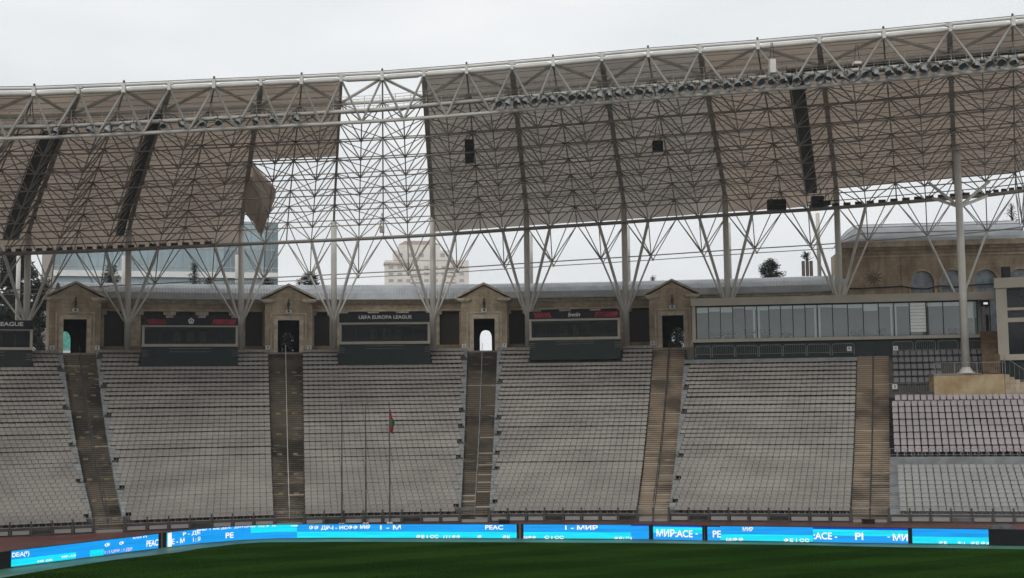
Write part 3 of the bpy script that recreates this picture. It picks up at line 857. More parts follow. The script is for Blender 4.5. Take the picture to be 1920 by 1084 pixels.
# front edge: twin pipes, pins, catwalk
for i in range(I0, I1):
    a, c = top(i, 0), top(i+1, 0); d = (c-a).normalized()
    b = MB(); b.tube(a+d*.5, c-d*.5, .20, 10); b.tube(a+d*.1, a+d*.5, .09, 8, .20); b.tube(c-d*.5, c-d*.1, .20, 8, .09); b.build('edge_pipe', M['steel_lt'], roof, True)
    b = MB(); h = Vector((0, -.1, .36)); b.tube(a+h, c+h, .115, 8); b.build('upper_edge_pipe', M['steel_lt'], roof, True)
    b = MB(); h = Vector((0, -.05, .54)); b.tube(a+h, c+h, .03, 5); b.build('edge_cable', M['steel_dk'], roof)
    if i % 2:
        b = MB(); f = Fr(a, (1, 0, 0)); b.box(f, -.13, .13, -.3, .1, -.25, .48); b.build('edge_pin', M['steel_lt'], roof)
        b = MB(); b.tube(a+Vector((0, -.1, .48)), a+Vector((0, -.1, .72)), .085, 6, cap=True); b.build('lightning_rod', M['steel_dk'], roof)
        # stout braces in the top plane from the pin to the second ring
        b = MB(); b.tube(a, top(i-1, 1), .13, 6); b.tube(a, top(i+1, 1), .13, 6); b.build('edge_brace', M['steel_lt'], roof)
    else:
        b = MB(); f = Fr(a, (1, 0, 0)); b.box(f, -.12, .12, -.25, .1, -.2, .42); b.box(f, -.3, .3, -.2, .08, .22, .46); b.build('edge_saddle', M['steel_lt'], roof)
b = MB(); b.path([top(i, 1) for i in range(I0, I1+1)], .17, 8); b.build('second_ring_pipe', M['steel_lt'], roof, True)
b = MB(); b.path([bot(i+.5, .5) for i in range(I0, I1)], .15, 8); b.build('lower_front_pipe', M['steel_lt'], roof, True)
b = MB(); b.path([bot(i+.5, 7.5) for i in range(I0, I1)], .19, 8); b.build('ring_beam', M['steel'], roof, True)
b = MB()
for i in range(I0, I1-1):
    u = Vector((0, 0, .75)); a, c = bot(i+.5, 7.5), bot(i+1.5, 7.5)
    if i >= 15 or i in (-1, 0, 1, 2):
        b.tube(a+u, c+u, .05, 5)
        for k in range(5):
            m0 = a.lerp(c, (k+.1)/5); m1 = a.lerp(c, (k+.7)/5); f = fr_between(m0, m1)
            b.box(f, 0, f.len, .1, .5, m0.z+.15, m0.z+.5)
b.build('cable_trays', M['steel_dk'], roof)
# fabric
M['fab'] = fabric('brown roof fabric', (.58, .475, .39), .26)
M['fab2'] = fabric('grey roof fabric', (.55, .48, .43), .25)
def fab_panel(i0, i1, j0, j1, m, sagv=.12):
    b = MB(); ni = 10; nj = max(2, int((j1-j0)*5)); U = Vector((0, 0, .17))
    g = []
    for a in range(ni+1):
        col = []
        for c in range(nj+1):
            j = lerp(j0, j1, c/nj); i = lerp(i0, i1, a/ni)
            p = top(i, j)+U
            fj = abs((j % 1)-.5)*2
            p.z += .05*(1-fj)+.02*math.sin(a*2+c)
            col.append(p)
        g.append(col)
    for a in range(ni):
        for c in range(nj): b.quad(g[a][c], g[a+1][c], g[a+1][c+1], g[a][c+1])
    return b.build('fabric_panel', m, roof, True)
for k in range(-2, 10):
    m_ = M['fab2'] if k in (4, 5, 6) else M['fab']
    if k == 3: continue
    j1 = 8.1 if k >= 8 else 8.95 if k in (4, 5, 6, 7) else 9.05
    if k == 2: fab_panel(4, 6, .06, 4.0, m_)
    else: fab_panel(2*k, 2*k+2, .06, j1, m_)
b = MB()                     # torn flap hanging down beside the open bay
A = [top(4, 4.2), top(4, 5.2), top(4, 6.2), top(4, 7.0), top(4, 7.8)]
Fl = [at_Y(468, 296, 117), at_Y(516, 349, 119), at_Y(513, 372, 121), at_Y(506, 405, 122), at_Y(488, 447, 124)]
Fm = [at_Y(466, 302, 116.5), at_Y(488, 330, 117.5), at_Y(487, 370, 119), at_Y(487, 408, 120), at_Y(480, 425, 122)]
Fa = [at_Y(464, 305, 117), at_Y(461, 335, 118.5), at_Y(458, 370, 120), at_Y(456, 400, 121.5), at_Y(480, 418, 122.5)]
def flap(u, v):
    q = min(3, int(v*4)); w_ = v*4-q
    a_, m_, l_ = Fa[q].lerp(Fa[q+1], w_), Fm[q].lerp(Fm[q+1], w_), Fl[q].lerp(Fl[q+1], w_)
    p = a_.lerp(m_, u*2) if u < .5 else m_.lerp(l_, u*2-1)
    return p+Vector((.12*math.sin(v*11+u*3), .32*math.sin(u*13+v*4)*(.4+v), .10*math.sin(u*17)*v))
for q in range(14):
    for k in range(12):
        b.quad(flap(k/12, q/14), flap((k+1)/12, q/14), flap((k+1)/12, (q+1)/14), flap(k/12, (q+1)/14))
b.build('torn_fabric_flap', fabric('torn fabric', (.42, .34, .275), .2), roof, True)
# gutters under the fabric on the column lines
for k in range(-1, 11):
    if k in (): continue
    b = MB(); n = 16
    pts = [top(2*k, .1+8.2*q/n)+Vector((0, 0, .04)) for q in range(n+1)]
    w = .22 if k not in (3,) else .12
    for p, q in zip(pts, pts[1:]):
        f = Vector((w, 0, 0)); dn = Vector((0, 0, -.14))
        b.hexa([p-f+dn, p+f+dn, q+f+dn, q-f+dn, p-f, p+f, q+f, q-f])
    b.build('gutter', M['gutter'], roof)
for (ia, j0, j1, w) in ((15.56, .6, 7.6, .62), (-.35, 1.2, 7.8, .8), (1.80, .6, 7.8, .42)):
    b = MB(); n = 20
    pts = [top(ia, lerp(j0, j1, q/n))+Vector((0, 0, -.9)) for q in range(n+1)]
    for p, q in zip(pts, pts[1:]):
        f = Vector((w, 0, 0)); dn = Vector((0, 0, -.12))
        b.hexa([p-f+dn, p+f+dn, q+f+dn, q-f+dn, p-f, p+f, q+f, q-f])
    for sg in (-1, 1):
        b.path([p+Vector((sg*w, 0, .3)) for p in pts], .04, 4)
    b.build('service_walkway', M['steel_dk'], roof)
# catwalk along the front
def cwp(px, dy=0, dY=0):
    y = itp([-100, 0, 120, 480, 717, 800, 945, 1280, 1680, 1920, 2200], [241, 238, 236, 217.5, 205, 197, 184, 156, 125, 104, 78], px)
    return at_Y(px, y+dy, fY(px)+1.8+dY)
b = MB(); xs = list(range(-100, 2101, 40)); b.path([cwp(x) for x in xs], .15, 8); b.build('catwalk_pipe', M['steel_lt'], roof, True)
b = MB()
for u, v in zip(xs, xs[1:]):
    p, q = cwp(u), cwp(v); d1 = Vector((0, .15, .1)); d2 = Vector((0, 1.1, .1)); dn = Vector((0, 0, -.06))
    b.hexa([p+d1+dn, q+d1+dn, q+d2+dn, p+d2+dn, p+d1, q+d1, q+d2, p+d2])
b.build('catwalk_deck', M['steel'], roof)
b = MB()
for hgt in (.62, 1.2):
    for dy in (.15, 1.1): b.path([cwp(x)+Vector((0, dy, hgt)) for x in xs], .022, 4)
for x in range(-100, 2100, 29): 
    p = cwp(x); b.tube(p+Vector((0, .15, 0)), p+Vector((0, .15, 1.22)), .026, 4)
for x in range(-86, 2100, 29):
    p = cwp(x); b.tube(p+Vector((0, 1.1, 0)), p+Vector((0, 1.1, 1.22)), .018, 4)
b.build('catwalk_railing', M['steel_lt'], roof)
b = MB()
for (u0, u1, r_) in ((100, 300, .10), (300, 620, .06), (800, 1490, .05), (1490, 2080, .34)):
    n = 14
    pts = [cwp(lerp(u0, u1, k/n))+Vector((0, 1.3, .42+(.03*math.sin(k*2.3)))) for k in range(n+1)]
    for p, q in zip(pts, pts[1:]):
        b.hexa([p+Vector((0, 0, -r_)), q+Vector((0, 0, -r_)), q+Vector((0, .5, -r_)), p+Vector((0, .5, -r_)), p+Vector((0, 0, r_)), q+Vector((0, 0, r_)), q+Vector((0, .5, r_)), p+Vector((0, .5, r_))])
b.build('cable_bundle', M['black'], roof)
# hanger struts from bottom pipe to catwalk
b = MB()
for i in range(I0, I1-1):
    c = bot(i+.5, .5)
    for dx in (-11, 11):
        px = proj(c)[0]+dx; b.tube(c, cwp(px), .05, 4)
b.build('catwalk_hangers', M['steel_lt'], roof)

# ------------------------------------------------------------------ columns
ZB = TOP
jy = {-1: 615, 0: 613, 1: 612, 2: 612, 3: 608, 4: 604, 5: 600, 6: 594, 7: 585, 8: 575, 9: 565, 10: 560}
ords = ['leftmost', 'second', 'third', 'fourth', 'fifth', 'sixth', 'seventh', 'eighth', 'ninth']
where = ['at the left edge beside the dark trees', 'between the leftmost stone gate and the crested press box', 'right of the crested press box', 'left of the white lettered press box, in the open bay',
         'right of the white lettered press box', 'left of the slogan press box', 'right of the slogan press box', 'rising behind the left half of the glass lounge', 'rising beside the left end of the big stone hall']
for k in range(-1, 10):
    C = Cp[2*k]; base = Vector((C.x, C.y, ZB))
    if k == 9: continue
    lab = 'white tubular roof column %s, four struts' % (where[k] if 0 <= k <= 8 else 'outside the frame')
    r = thing('roof_column', lab, 'column', tuple(base), 'white roof columns behind the stand')
    b = MB(); b.tube(base, (C.x, C.y, C.z-.1), .33, 16, .31, cap=True); b.build('shaft', M['steel_lt'], r, True)
    b = MB(); b.tube(base, base+Vector((0, 0, .25)), .55, 12, .5, cap=True); b.build('base_plate', M['steel'], r)
    zj = z_for(base, jy[k])
    for (di, dj, rr) in ((-.5, 7.5, .17), (.5, 7.5, .17), (-.5, 8.5, .11), (.5, 8.5, .11)):
        q = bot(2*k+di, dj); b = MB(); b.tube((C.x, C.y, zj), q, rr*.9, 10, rr); b.build('strut', M['steel_lt'], r, True)
# the big column on the plinth
g = at(1812, 21.5, 11); zb_ = z_for(g, 700); zt_ = z_for(g, 276)
r = thing('roof_column', 'tall white roof column standing on the sandstone plinth among the seats at right', 'column', (g.x, g.y, zb_))
tp = at_Y(1801, 276, g.y); 
b = MB(); b.tube((g.x, g.y, zb_), (g.x, g.y, zt_), .35, 18, .31, cap=True); b.build('shaft', M['steel_lt'], r, True)
b = MB(); b.tube((g.x, g.y, zb_), (g.x, g.y, zb_+.12), .8, 16, .75, cap=True); b.tube((g.x, g.y, zb_+.12), (g.x, g.y, zb_+.55), .62, 16, .36); b.build('base_plate', M['steel_lt'], r, True)
zs = z_for(g, 388)
for x, y in ((1742, 343), (1855, 340), (1750, 372), (1850, 368)):
    q = at_Y(x, y, g.y+(1.5 if y < 350 else 9)); b = MB(); b.tube((g.x, g.y, zs), q, .14, 10); b.build('strut', M['steel_lt'], r, True)
# rear struts that meet behind that column
C9 = Cp[18]; bz = Vector((C9.x, C9.y, ZB))
r = thing('roof_column', 'slender splayed rear strut pair behind the tall column at right', 'column', tuple(bz))
for di in (-.5, .5):
    b = MB(); b.tube((C9.x, C9.y, ZB+4.0), bot(18+di, 8.5), .12, 10); b.build('strut', M['steel_lt'], r, True)
b = MB(); b.tube(bz, (C9.x, C9.y, ZB+4.05), .3, 12); b.build('shaft', M['steel_lt'], r, True)
# rear posts
for px, ytop in ((33, 480), (231, 480), (444, 478), (997, 440), (1180, 425), (1370, 418), (1538, 400)):
    p = at(px, 45.2, 20); z = z_for(p, ytop)
    r = thing('rear_post', 'slim pale post rising behind the arcade roof, %s' % {33: 'at the left edge', 231: 'behind the second column', 444: 'behind the third column', 997: 'behind the sixth column', 1180: 'behind the seventh column', 1370: 'behind the eighth column', 1538: 'left of the stone hall'}[px], 'post', (p.x, p.y, TOP), 'slim rear posts')
    b = MB(); b.tube((p.x, p.y, TOP), (p.x, p.y, z), .22, 10, cap=True); b.build('shaft', M['steel_lt'], r, True)
    b = MB(); b.tube((p.x, p.y, TOP), (p.x, p.y, TOP+.2), .4, 10, cap=True); b.build('base_plate', M['steel'], r)

# ------------------------------------------------------------------ floodlights
def make_light():
    r = thing('floodlight', 'round grey floodlight', 'floodlight')
    b = MB()
    ax = Vector((0, -.75, -1)).normalized()
    def ring(d, rr, n=10):
        a = ax.cross(Vector((1, 0, 0))).normalized(); c = ax.cross(a)
        return [ax*d+(a*math.cos(2*math.pi*k/n)+c*math.sin(2*math.pi*k/n))*rr for k in range(n)]
    rs = [ring(-.30, .10), ring(-.22, .18), ring(-.05, .25), ring(.12, .32), ring(.17, .33)]
    for u, v in zip(rs, rs[1:]):
        for k in range(10): b.quad(u[k], u[(k+1) % 10], v[(k+1) % 10], v[k])
    b.poly(rs[0])
    b.build('housing', M['lamp'], r, True)
    b = MB(); b.poly(ring(.14, .30)); b.build('lens', M['lens'], r)
    b = MB(); v = ring(.17, .34); w = ring(.42, .35)
    for k in (5, 6, 7, 8, 9): b.quad(v[k], v[(k+1) % 10], w[(k+1) % 10], w[k])
    b.build('visor', M['lamp'], r)
    b = MB(); b.tube((-.33, 0, 0), (-.33, .1, .4), .03, 5); b.tube((.33, 0, 0), (.33, .1, .4), .03, 5); b.tube((-.33, .1, .4), (.33, .1, .4), .03, 5); b.tube((0, .1, .4), (0, .16, .62), .04, 5); b.build('bracket', M['steel_dk'], r)
    return r
fl0 = make_light(); fk = kids(fl0)
LX = [104, 137, 168, 203, 229, 250, 305, 341, 378, 409, 447, 480, 510, 556]
x = 934
while x < 1925:
    LX.append(x); x += random.choice([15, 16.5, 18, 19])*(1+.00045*(x-930))
for q, x in enumerate(LX):
    if q == 0: o = fl0
    else:
        o = fl0.copy(); COL.objects.link(o)
        for c in fk:
            d = c.copy(); COL.objects.link(d); d.parent = o
    o.location = cwp(x, 8, -.35); o.rotation_euler = (R(random.uniform(-14, 14)), 0, R(random.choice([-35, -15, 5, 25, 40])+random.uniform(-8, 8)))
    s = (.92+.0002*x)*.84; o.scale = (s, s, s)
    if x < 600: tag(o, 'round grey floodlight of the sparse left row under the catwalk', 'floodlight', 'floodlights of the left row')
    elif x < 1310: tag(o, 'round grey floodlight of the dense row under the grey central roof fabric', 'floodlight', 'floodlights of the central row')
    else: tag(o, 'round grey floodlight of the dense row under the brown right roof fabric', 'floodlight', 'floodlights of the right row')

# ------------------------------------------------------------------ things hung in the roof
def hung(name, px, y0, y1, w, Y, label, cat_, m, tilt=0, rows=3):
    p = at_Y(px, y0, Y); q = at_Y(px, y1, Y); s = Y/FPX; hw = w*s/2; hgt = p.z-q.z
    r = thing(name, label, cat_, tuple(p))
    f = Fr((p.x, p.y, 0), (1, 0, 0))
    for k in range(rows):
        b = MB(); a, c = p.z-hgt*(k+.97)/rows, p.z-hgt*(k+.03)/rows; sh = tilt*k
        b.box(f, -hw, hw, -.25+sh, .45+sh, a, c); b.build('cabinet', m, r)
    b = MB()
    for dx in (-hw*.7, hw*.7): b.tube((p.x+dx, p.y, p.z), (p.x+dx*.3, p.y, p.z+1.3), .03, 4)
    b.build('hanger', M['steel_dk'], r)
hung('hanging_loudspeaker', 880, 262, 305, 17, 110, 'tall narrow black loudspeaker stack hanging under the grey roof fabric', 'loudspeaker', M['black'], .0, 4)
hung('hanging_loudspeaker', 1233, 264, 284, 19, 110, 'squat black loudspeaker hanging under the grey roof fabric right of centre', 'loudspeaker', M['black'], 0, 2)
hung('hanging_loudspeaker', 1456, 374, 394, 34, 125, 'wide black loudspeaker pair on the ring beam above the glass lounge', 'loudspeaker', M['black'], 0, 2)
hung('hanging_loudspeaker', 1533, 368, 389, 22, 124, 'cluster of small black loudspeakers beside the column left of the stone hall', 'loudspeaker', M['black'], .15, 3)
hung('hanging_loudspeaker', 1551, 376, 385, 10, 124, 'smallest black loudspeaker, hanging between two columns near the hall', 'loudspeaker', M['black'], 0, 1)
hung('equipment_cabinet', 1448, 111, 138, 11, 94.0, 'pale upright cabinet on the catwalk in front of the brown fabric', 'cabinet', M['steel_lt'], 0, 1)
hung('equipment_cabinet', 1607, 116, 121, 14, 92.6, 'small pale flat box on the catwalk at right', 'cabinet', M['steel_lt'], 0, 1)
hung('equipment_cabinet', 716, 423, 436, 8, 130, 'small pale junction box hanging in the open roof bay', 'junction box', M['cream'], 0, 1)
hung('equipment_cabinet', 59, 221, 231, 9, 93.5, 'rounded pale box on the catwalk at the far left', 'cabinet', M['cream'], 0, 1)

# ================================================================== arcade behind the stand
GX = [(140, 1), (541, 2), (908, 3), (1262, 4)]
SA = 40.0      # arcade front line
def zA(p, y): return z_for(p, y)
def gate(px, k, label, arch_dx):
    t = float(k); t = t_for(px, 36.0, 17); c = P(t, 35.4); nn = N(t); f = Fr((c.x, c.y, 0), (nn.y, -nn.x, 0), nn)
    r = thing('stone_gatehouse', label, 'gatehouse', (c.x, c.y, TOP), 'stone gatehouses at the heads of the stairways')
    zt = TOP
    zped = zt+5.55; hw = 2.45; dw = 1.12; dh = 3.45
    b = MB(); b.box(f, -hw, -dw, 0, .9, zt-.4, zped); b.box(f, dw, hw, 0, .9, zt-.4, zped); b.box(f, -dw, dw, 0, .9, zt+dh, zped)
    b.build('wall', M['stone'], r)
    b = MB(); b.box(f, -hw, -dw-.3, .9, 6.0, zt-.1, zped); b.box(f, dw+.3, hw, .9, 6.0, zt-.1, zped); b.box(f, -dw-.3, dw+.3, .9, 6.0, zt+dh+.3, zped)
    b.build('side_wall', M['stone'], r)
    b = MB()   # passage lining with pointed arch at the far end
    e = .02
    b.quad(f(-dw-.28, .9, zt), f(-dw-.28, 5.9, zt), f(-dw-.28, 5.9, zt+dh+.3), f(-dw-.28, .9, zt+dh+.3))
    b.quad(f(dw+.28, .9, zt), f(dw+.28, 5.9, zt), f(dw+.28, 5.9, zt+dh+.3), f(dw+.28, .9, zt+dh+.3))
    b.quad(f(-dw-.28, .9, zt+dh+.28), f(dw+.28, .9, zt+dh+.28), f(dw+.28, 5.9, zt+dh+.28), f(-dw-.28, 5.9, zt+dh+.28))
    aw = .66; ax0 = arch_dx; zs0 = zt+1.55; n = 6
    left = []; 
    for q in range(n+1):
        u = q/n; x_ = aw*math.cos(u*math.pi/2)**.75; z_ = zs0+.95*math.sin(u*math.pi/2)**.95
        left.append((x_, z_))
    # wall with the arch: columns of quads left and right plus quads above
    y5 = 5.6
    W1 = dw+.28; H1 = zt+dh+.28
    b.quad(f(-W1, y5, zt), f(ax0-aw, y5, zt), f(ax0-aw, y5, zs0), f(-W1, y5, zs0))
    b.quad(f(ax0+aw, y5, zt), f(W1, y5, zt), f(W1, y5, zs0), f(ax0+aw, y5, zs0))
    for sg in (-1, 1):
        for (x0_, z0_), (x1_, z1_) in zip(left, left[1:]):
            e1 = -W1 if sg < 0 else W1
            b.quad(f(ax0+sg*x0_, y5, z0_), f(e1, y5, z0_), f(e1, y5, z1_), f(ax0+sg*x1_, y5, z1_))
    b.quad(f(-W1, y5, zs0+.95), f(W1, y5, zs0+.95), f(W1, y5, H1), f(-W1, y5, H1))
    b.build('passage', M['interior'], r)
    b = MB(); b.box(f, -dw-.42, -dw, -.08, .1, zt, zt+dh+.42); b.box(f, dw, dw+.42, -.08, .1, zt, zt+dh+.42); b.box(f, -dw, dw, -.08, .1, zt+dh, zt+dh+.42)
    b.build('door_surround', M['stone_lt'], r)
    b = MB(); b.box(f, -dw-.75, -dw-.6, -.05, .02, zt, zt+dh+.75); b.box(f, dw+.6, dw+.75, -.05, .02, zt, zt+dh+.75); b.box(f, -dw-.6, dw+.6, -.05, .02, zt+dh+.62, zt+dh+.75)
    b.build('outer_moulding', M['stone_lt'], r)
    ap = zped+1.55
    b = MB(); b.prism(f, [(-hw-.2, zped), (hw+.2, zped), (0, ap-.1)], -.02, .85); b.build('pediment', M['stone'], r)
    b = MB()
    for sg in (-1, 1):
        o = [(sg*(hw+.45), zped+.12), (sg*(hw+.45), zped+.34), (0, ap+.22), (0, ap-.02)]
        b.prism(f, o if sg > 0 else o[::-1], -.38, 6.2)
        b.box(f, min(sg*(hw+.42), sg*(hw-1.0)), max(sg*(hw+.42), sg*(hw-1.0)), -.34, .9, zped-.16, zped+.10)
        b.box(f, min(sg*(hw+.2), sg*(hw-.8)), max(sg*(hw+.2), sg*(hw-.8)), -.18, .9, zped-.3, zped-.16)
    b.build('cornice', M['stone_lt'], r)
    b = MB(); b.tube(f(0, -.12, zped+.62), f(0, .0, zped+.62), .17, 12, cap=True); b.build('roundel', M['stone2'], r)
    b = MB(); b.box(f, -.06, .06, -.3, -.02, zped-1.0, zped+.1); b.tube(f(0, -.22, zped-.3), f(0, -.22, zped-.75), .16, 8, .08); b.build('lantern', M['steel_dk'], r)
    b = MB(); b.box(f, -.3, .3, -.09, -.02, zped-1.35, zped-1.02); b.build('exit_sign', M['white'], r)
    b = MB(); b.box(f, -.13, .13, -.10, -.085, zped-1.29, zped-1.08); b.build('sign_symbol', mat('sign green', (.03, .22, .12)), r)
    for sg, w in ((-1, 0), (1, 1)):
        s = thing('row_number_plate', 'small white numbered plate on the wall %s of the %s' % ('left' if sg < 0 else 'right', label.split(',')[0]), 'number plate', tuple(f(sg*(hw-.15 if sg > 0 else hw-.1), -.2, zt+.6)), 'small white numbered plates')
        a = sg*(dw+.9) if k != 4 else sg*(dw+1.2)
        a = sg*2.15
        b = MB(); b.box(f, a-.23, a+.23, -.16, -.1, zt+.35, zt+.8); b.build('plate', M['white'], s)
        put_text('%d' % (k*2+w), lambda aa, cc: f(aa, -.17, cc), a-.08, a+.08, zt+.43, zt+.72, M['black'], s, 'numeral')
    return r
gate(140, 1, 'leftmost stone gatehouse, pointed arch with teal view', -.7)
gate(541, 2, 'second stone gatehouse, pale and weathered with dark trees in its arch', -.05)
gate(908, 3, 'third stone gatehouse, its arch open to the bright sky', .05)
gate(1262, 4, 'fourth stone gatehouse, right beside the glass lounge', .25)
# arcade stretches between the gatehouses
def gx_t(px): return t_for(px, SA, 18)
def arcade(xa, xb, bays, label, ra, rb):
    ta, tb = gx_t(xa), gx_t(xb); mid = P((ta+tb)/2, SA)
    r = thing('stone_arcade', label, 'arcade', (mid.x, mid.y, TOP), 'stone arcade stretches between gatehouses')
    z0, z1, z2 = TOP+.9, TOP+4.6, TOP+5.6
    def strip(mb, t0, t1, s0, s1, za, zb, n=3):
        for k in range(n):
            u, v = lerp(t0, t1, k/n), lerp(t0, t1, (k+1)/n)
            mb.hexa([P(u, s0, za), P(v, s0, za), P(v, s1, za), P(u, s1, za), P(u, s0, zb), P(v, s0, zb), P(v, s1, zb), P(u, s1, zb)])
    b = MB(); strip(b, ta, tb, SA-.25, SA+.35, TOP-1.2, z0, 8); b.build('parapet', M['stone2'], r)
    b = MB(); strip(b, ta, tb, SA, SA+.6, z1, z2, 8); b.build('architrave', M['stone'], r)
    b = MB(); strip(b, ta, tb, SA-.12, SA, z1+.05, z1+.2, 8); b.build('string_course', M['stone_lt'], r)
    b = MB(); strip(b, ta, tb, SA-.35, SA+.6, z2, z2+.22, 8); b.build('cornice', M['stone_lt'], r)
    b = MB(); strip(b, ta, tb, SA-.06, SA, z2-.14, z2-.001, 8)
    n = max(6, int((P(tb, SA)-P(ta, SA)).length/.5))
    for q in range(n): 
        u = lerp(ta, tb, (q+.3)/n); v = lerp(ta, tb, (q+.6)/n)
        b.hexa([P(u, SA-.22, z2-.16), P(v, SA-.22, z2-.16), P(v, SA, z2-.16), P(u, SA, z2-.16), P(u, SA-.22, z2), P(v, SA-.22, z2), P(v, SA, z2), P(u, SA, z2)])
    b.build('dentils', M['stone_lt'], r)
    prev = ta
    for (x0, x1) in bays:
        u, v = gx_t(x0), gx_t(x1)
        b = MB(); strip(b, prev, u, SA, SA+.6, z0, z1, 1); b.build('pillar', M['stone_lt'] if len(bays) > 1 else M['stone'], r)
        b = MB(); dt = .012; strip(b, max(ta, prev-dt), u+dt, SA-.12, SA+.62, z1-.35, z1-.002, 1); b.build('capital', M['stone_lt'], r)
        b = MB(); strip(b, u, v, SA+.45, SA+.5, z0, z1, 1); b.build('shutter', M['shutter'], r)
        prev = v
    b = MB(); strip(b, prev, tb, SA, SA+.6, z0, z1, 1); b.build('pillar', M['stone'], r)
    b = MB(); strip(b, ta, tb, 48.6, 49.0, TOP, z2, 8); b.build('rear_wall', M['stone'], r)
    tc_, td_ = gx_t(ra), gx_t(rb)
    b = MB(); n = 10; m_ = max(8, int((P(td_, SA)-P(tc_, SA)).length/.30))
    def arc(u, q, w):
        th = math.pi*q/n; return P(u, 44.4-5.0*math.cos(th), z2+.2+2.1*math.sin(th)**.8+w)
    for k in range(m_):
        u, v = lerp(tc_, td_, k/m_), lerp(tc_, td_, (k+1)/m_); um = (u+v)/2
        for q in range(n):
            b.quad(arc(u, q, 0), arc(um, q, .05), arc(um, q+1, .05), arc(u, q+1, 0)); b.quad(arc(um, q, .05), arc(v, q, 0), arc(v, q+1, 0), arc(um, q+1, .05))
    b.build('metal_roof', M['zinc'], r)
    b = MB(); strip(b, ta, tb, SA-.75, SA-.3, z2+.24, z2+.36, 8); b.build('rain_gutter', M['gutter'], r)
arcade(190, 499, [(195, 233), (264, 311), (325, 371), (386, 434), (460, 492)], 'stone arcade behind the crested press box', 112, 541)
arcade(583, 867, [(589, 618), (648, 694), (706, 747), (762, 803), (824, 861)], 'stone arcade behind the white lettered press box', 541.3, 908)
arcade(949, 1222, [(954, 984), (1010, 1053), (1066, 1110), (1122, 1162), (1180, 1219)], 'stone arcade behind the slogan press box', 908.3, 1262)
arcade(1303, 1590, [(1320, 1360), (1380, 1420), (1440, 1480), (1500, 1540)], 'stone arcade behind the glass lounge', 1262.3, 1590)

# ================================================================== press boxes
def press_box(x0, x1, ys, label, kind, text=None):
    """ys: banner top, banner bottom, glass top, glass bottom, ledge bottom, base bottom"""
    s = 30.6
    p0, p1 = at(x0, s, 14), at(x1, s, 14); f = fr_between(p0, p1); L = f.len; mid = p0.lerp(p1, .5)
    z = [z_for(mid, y) for y in ys]
    r = thing('press_box', label, 'press box', (mid.x, mid.y, z[5]), 'press boxes on the top rows')
    b = MB(); b.box(f, 0, L, .25, 4.2, z[5]-.6, z[4]); b.build('base', M['green'], r)
    b = MB(); b.box(f, -.05, L+.05, .1, 4.3, z[4], z[3]); b.build('ledge', M['cream'], r)
    b = MB(); b.box(f, -.05, L+.05, .1, 4.3, z[2], z[1]); b.build('top_ledge', M['cream'], r)
    b = MB(); b.box(f, -.02, .22, .14, .4, z[3], z[2]); b.box(f, L-.22, L+.02, .14, .4, z[3], z[2]); b.build('side_frame', M['cream'], r)
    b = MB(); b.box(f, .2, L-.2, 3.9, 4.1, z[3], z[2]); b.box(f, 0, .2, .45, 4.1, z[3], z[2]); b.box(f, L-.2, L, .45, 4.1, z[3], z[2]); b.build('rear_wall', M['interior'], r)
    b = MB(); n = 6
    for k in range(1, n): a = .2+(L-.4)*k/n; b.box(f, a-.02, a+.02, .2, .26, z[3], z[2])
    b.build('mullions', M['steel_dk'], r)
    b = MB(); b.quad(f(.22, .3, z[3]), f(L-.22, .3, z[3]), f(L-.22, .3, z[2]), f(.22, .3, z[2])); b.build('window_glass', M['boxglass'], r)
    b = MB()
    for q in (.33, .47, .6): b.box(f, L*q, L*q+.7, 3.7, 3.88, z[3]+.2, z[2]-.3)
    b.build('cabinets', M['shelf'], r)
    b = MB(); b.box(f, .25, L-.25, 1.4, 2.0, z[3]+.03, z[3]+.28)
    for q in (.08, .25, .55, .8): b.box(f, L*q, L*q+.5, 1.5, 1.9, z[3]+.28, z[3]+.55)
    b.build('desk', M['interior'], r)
    b = MB(); b.box(f, .0, L, .02, .09, z[1]+.01, z[0]); b.box(f, 0, L, .1, 4.2, z[1]+.01, z[1]+.12); bn = b.build('banner', M['banner'], r)
    if kind == 'red':
        for (q0, q1, sh, nst) in ((.07, .26, .15, 5), (.72, .97, -.12, 3)):
            b = MB()
            for k in range(nst):
                a0 = L*lerp(q0, q1, k/nst); a1 = L*lerp(q0, q1, (k+.80 if nst > 3 else k+.97)/nst); h = (z[0]-z[1])
                b.quad(f(a0+sh*.0, 0.0, z[1]+.1), f(a1, 0.0, z[1]+.1), f(a1-sh*1.5, 0.0, z[0]-.14), f(a0-sh*1.5, 0.0, z[0]-.14))
            b.build('red_print', M['red'], bn)
    if text:
        s_, q0, q1, c0, c1, shr = text
        h = z[0]-z[1]
        put_text(s_, lambda a, c: f(a, -.01, c), L*q0, L*q1, z[1]+h*c0, z[1]+h*c1, M['white'], bn, 'lettering', True, shr)
    if kind == 'red' and not text:
        b = MB(); cz = (z[0]+z[1])/2+.05; n = 5; o = L*.505
        for k in range(5):
            a0, a1 = math.pi/2+2*math.pi*k/5, math.pi/2+2*math.pi*(k+1)/5
            def q(a, rr): return f(o+math.cos(a)*rr, -.01, cz+math.sin(a)*rr)
            b.quad(q(a0, .32), q(a1, .32), q(a1, .18), q(a0, .18))
        b.box(f, o-.07, o+.07, -.012, -.008, cz-.14, cz+.08)
        b.build('pentagon_crest', M['white'], bn)
    b = MB()
    hb = z[4]-z[5]
    for q in (.90, .72): b.box(f, L*.28, L*.71, .2, .26, z[5]+hb*q-.03, z[5]+hb*q)
    for q in (.78, .64, .5):
        b.box(f, 0.02, .55, .2, .26, z[5]+hb*q-.03, z[5]+hb*q); b.box(f, L-.55, L-.02, .2, .26, z[5]+hb*q-.03, z[5]+hb*q)
    b.build('trim_lines', M['rail'], r)
    return r, f, L, z
g_ = bpy.data.materials.new('press box glass'); g_.use_nodes = True
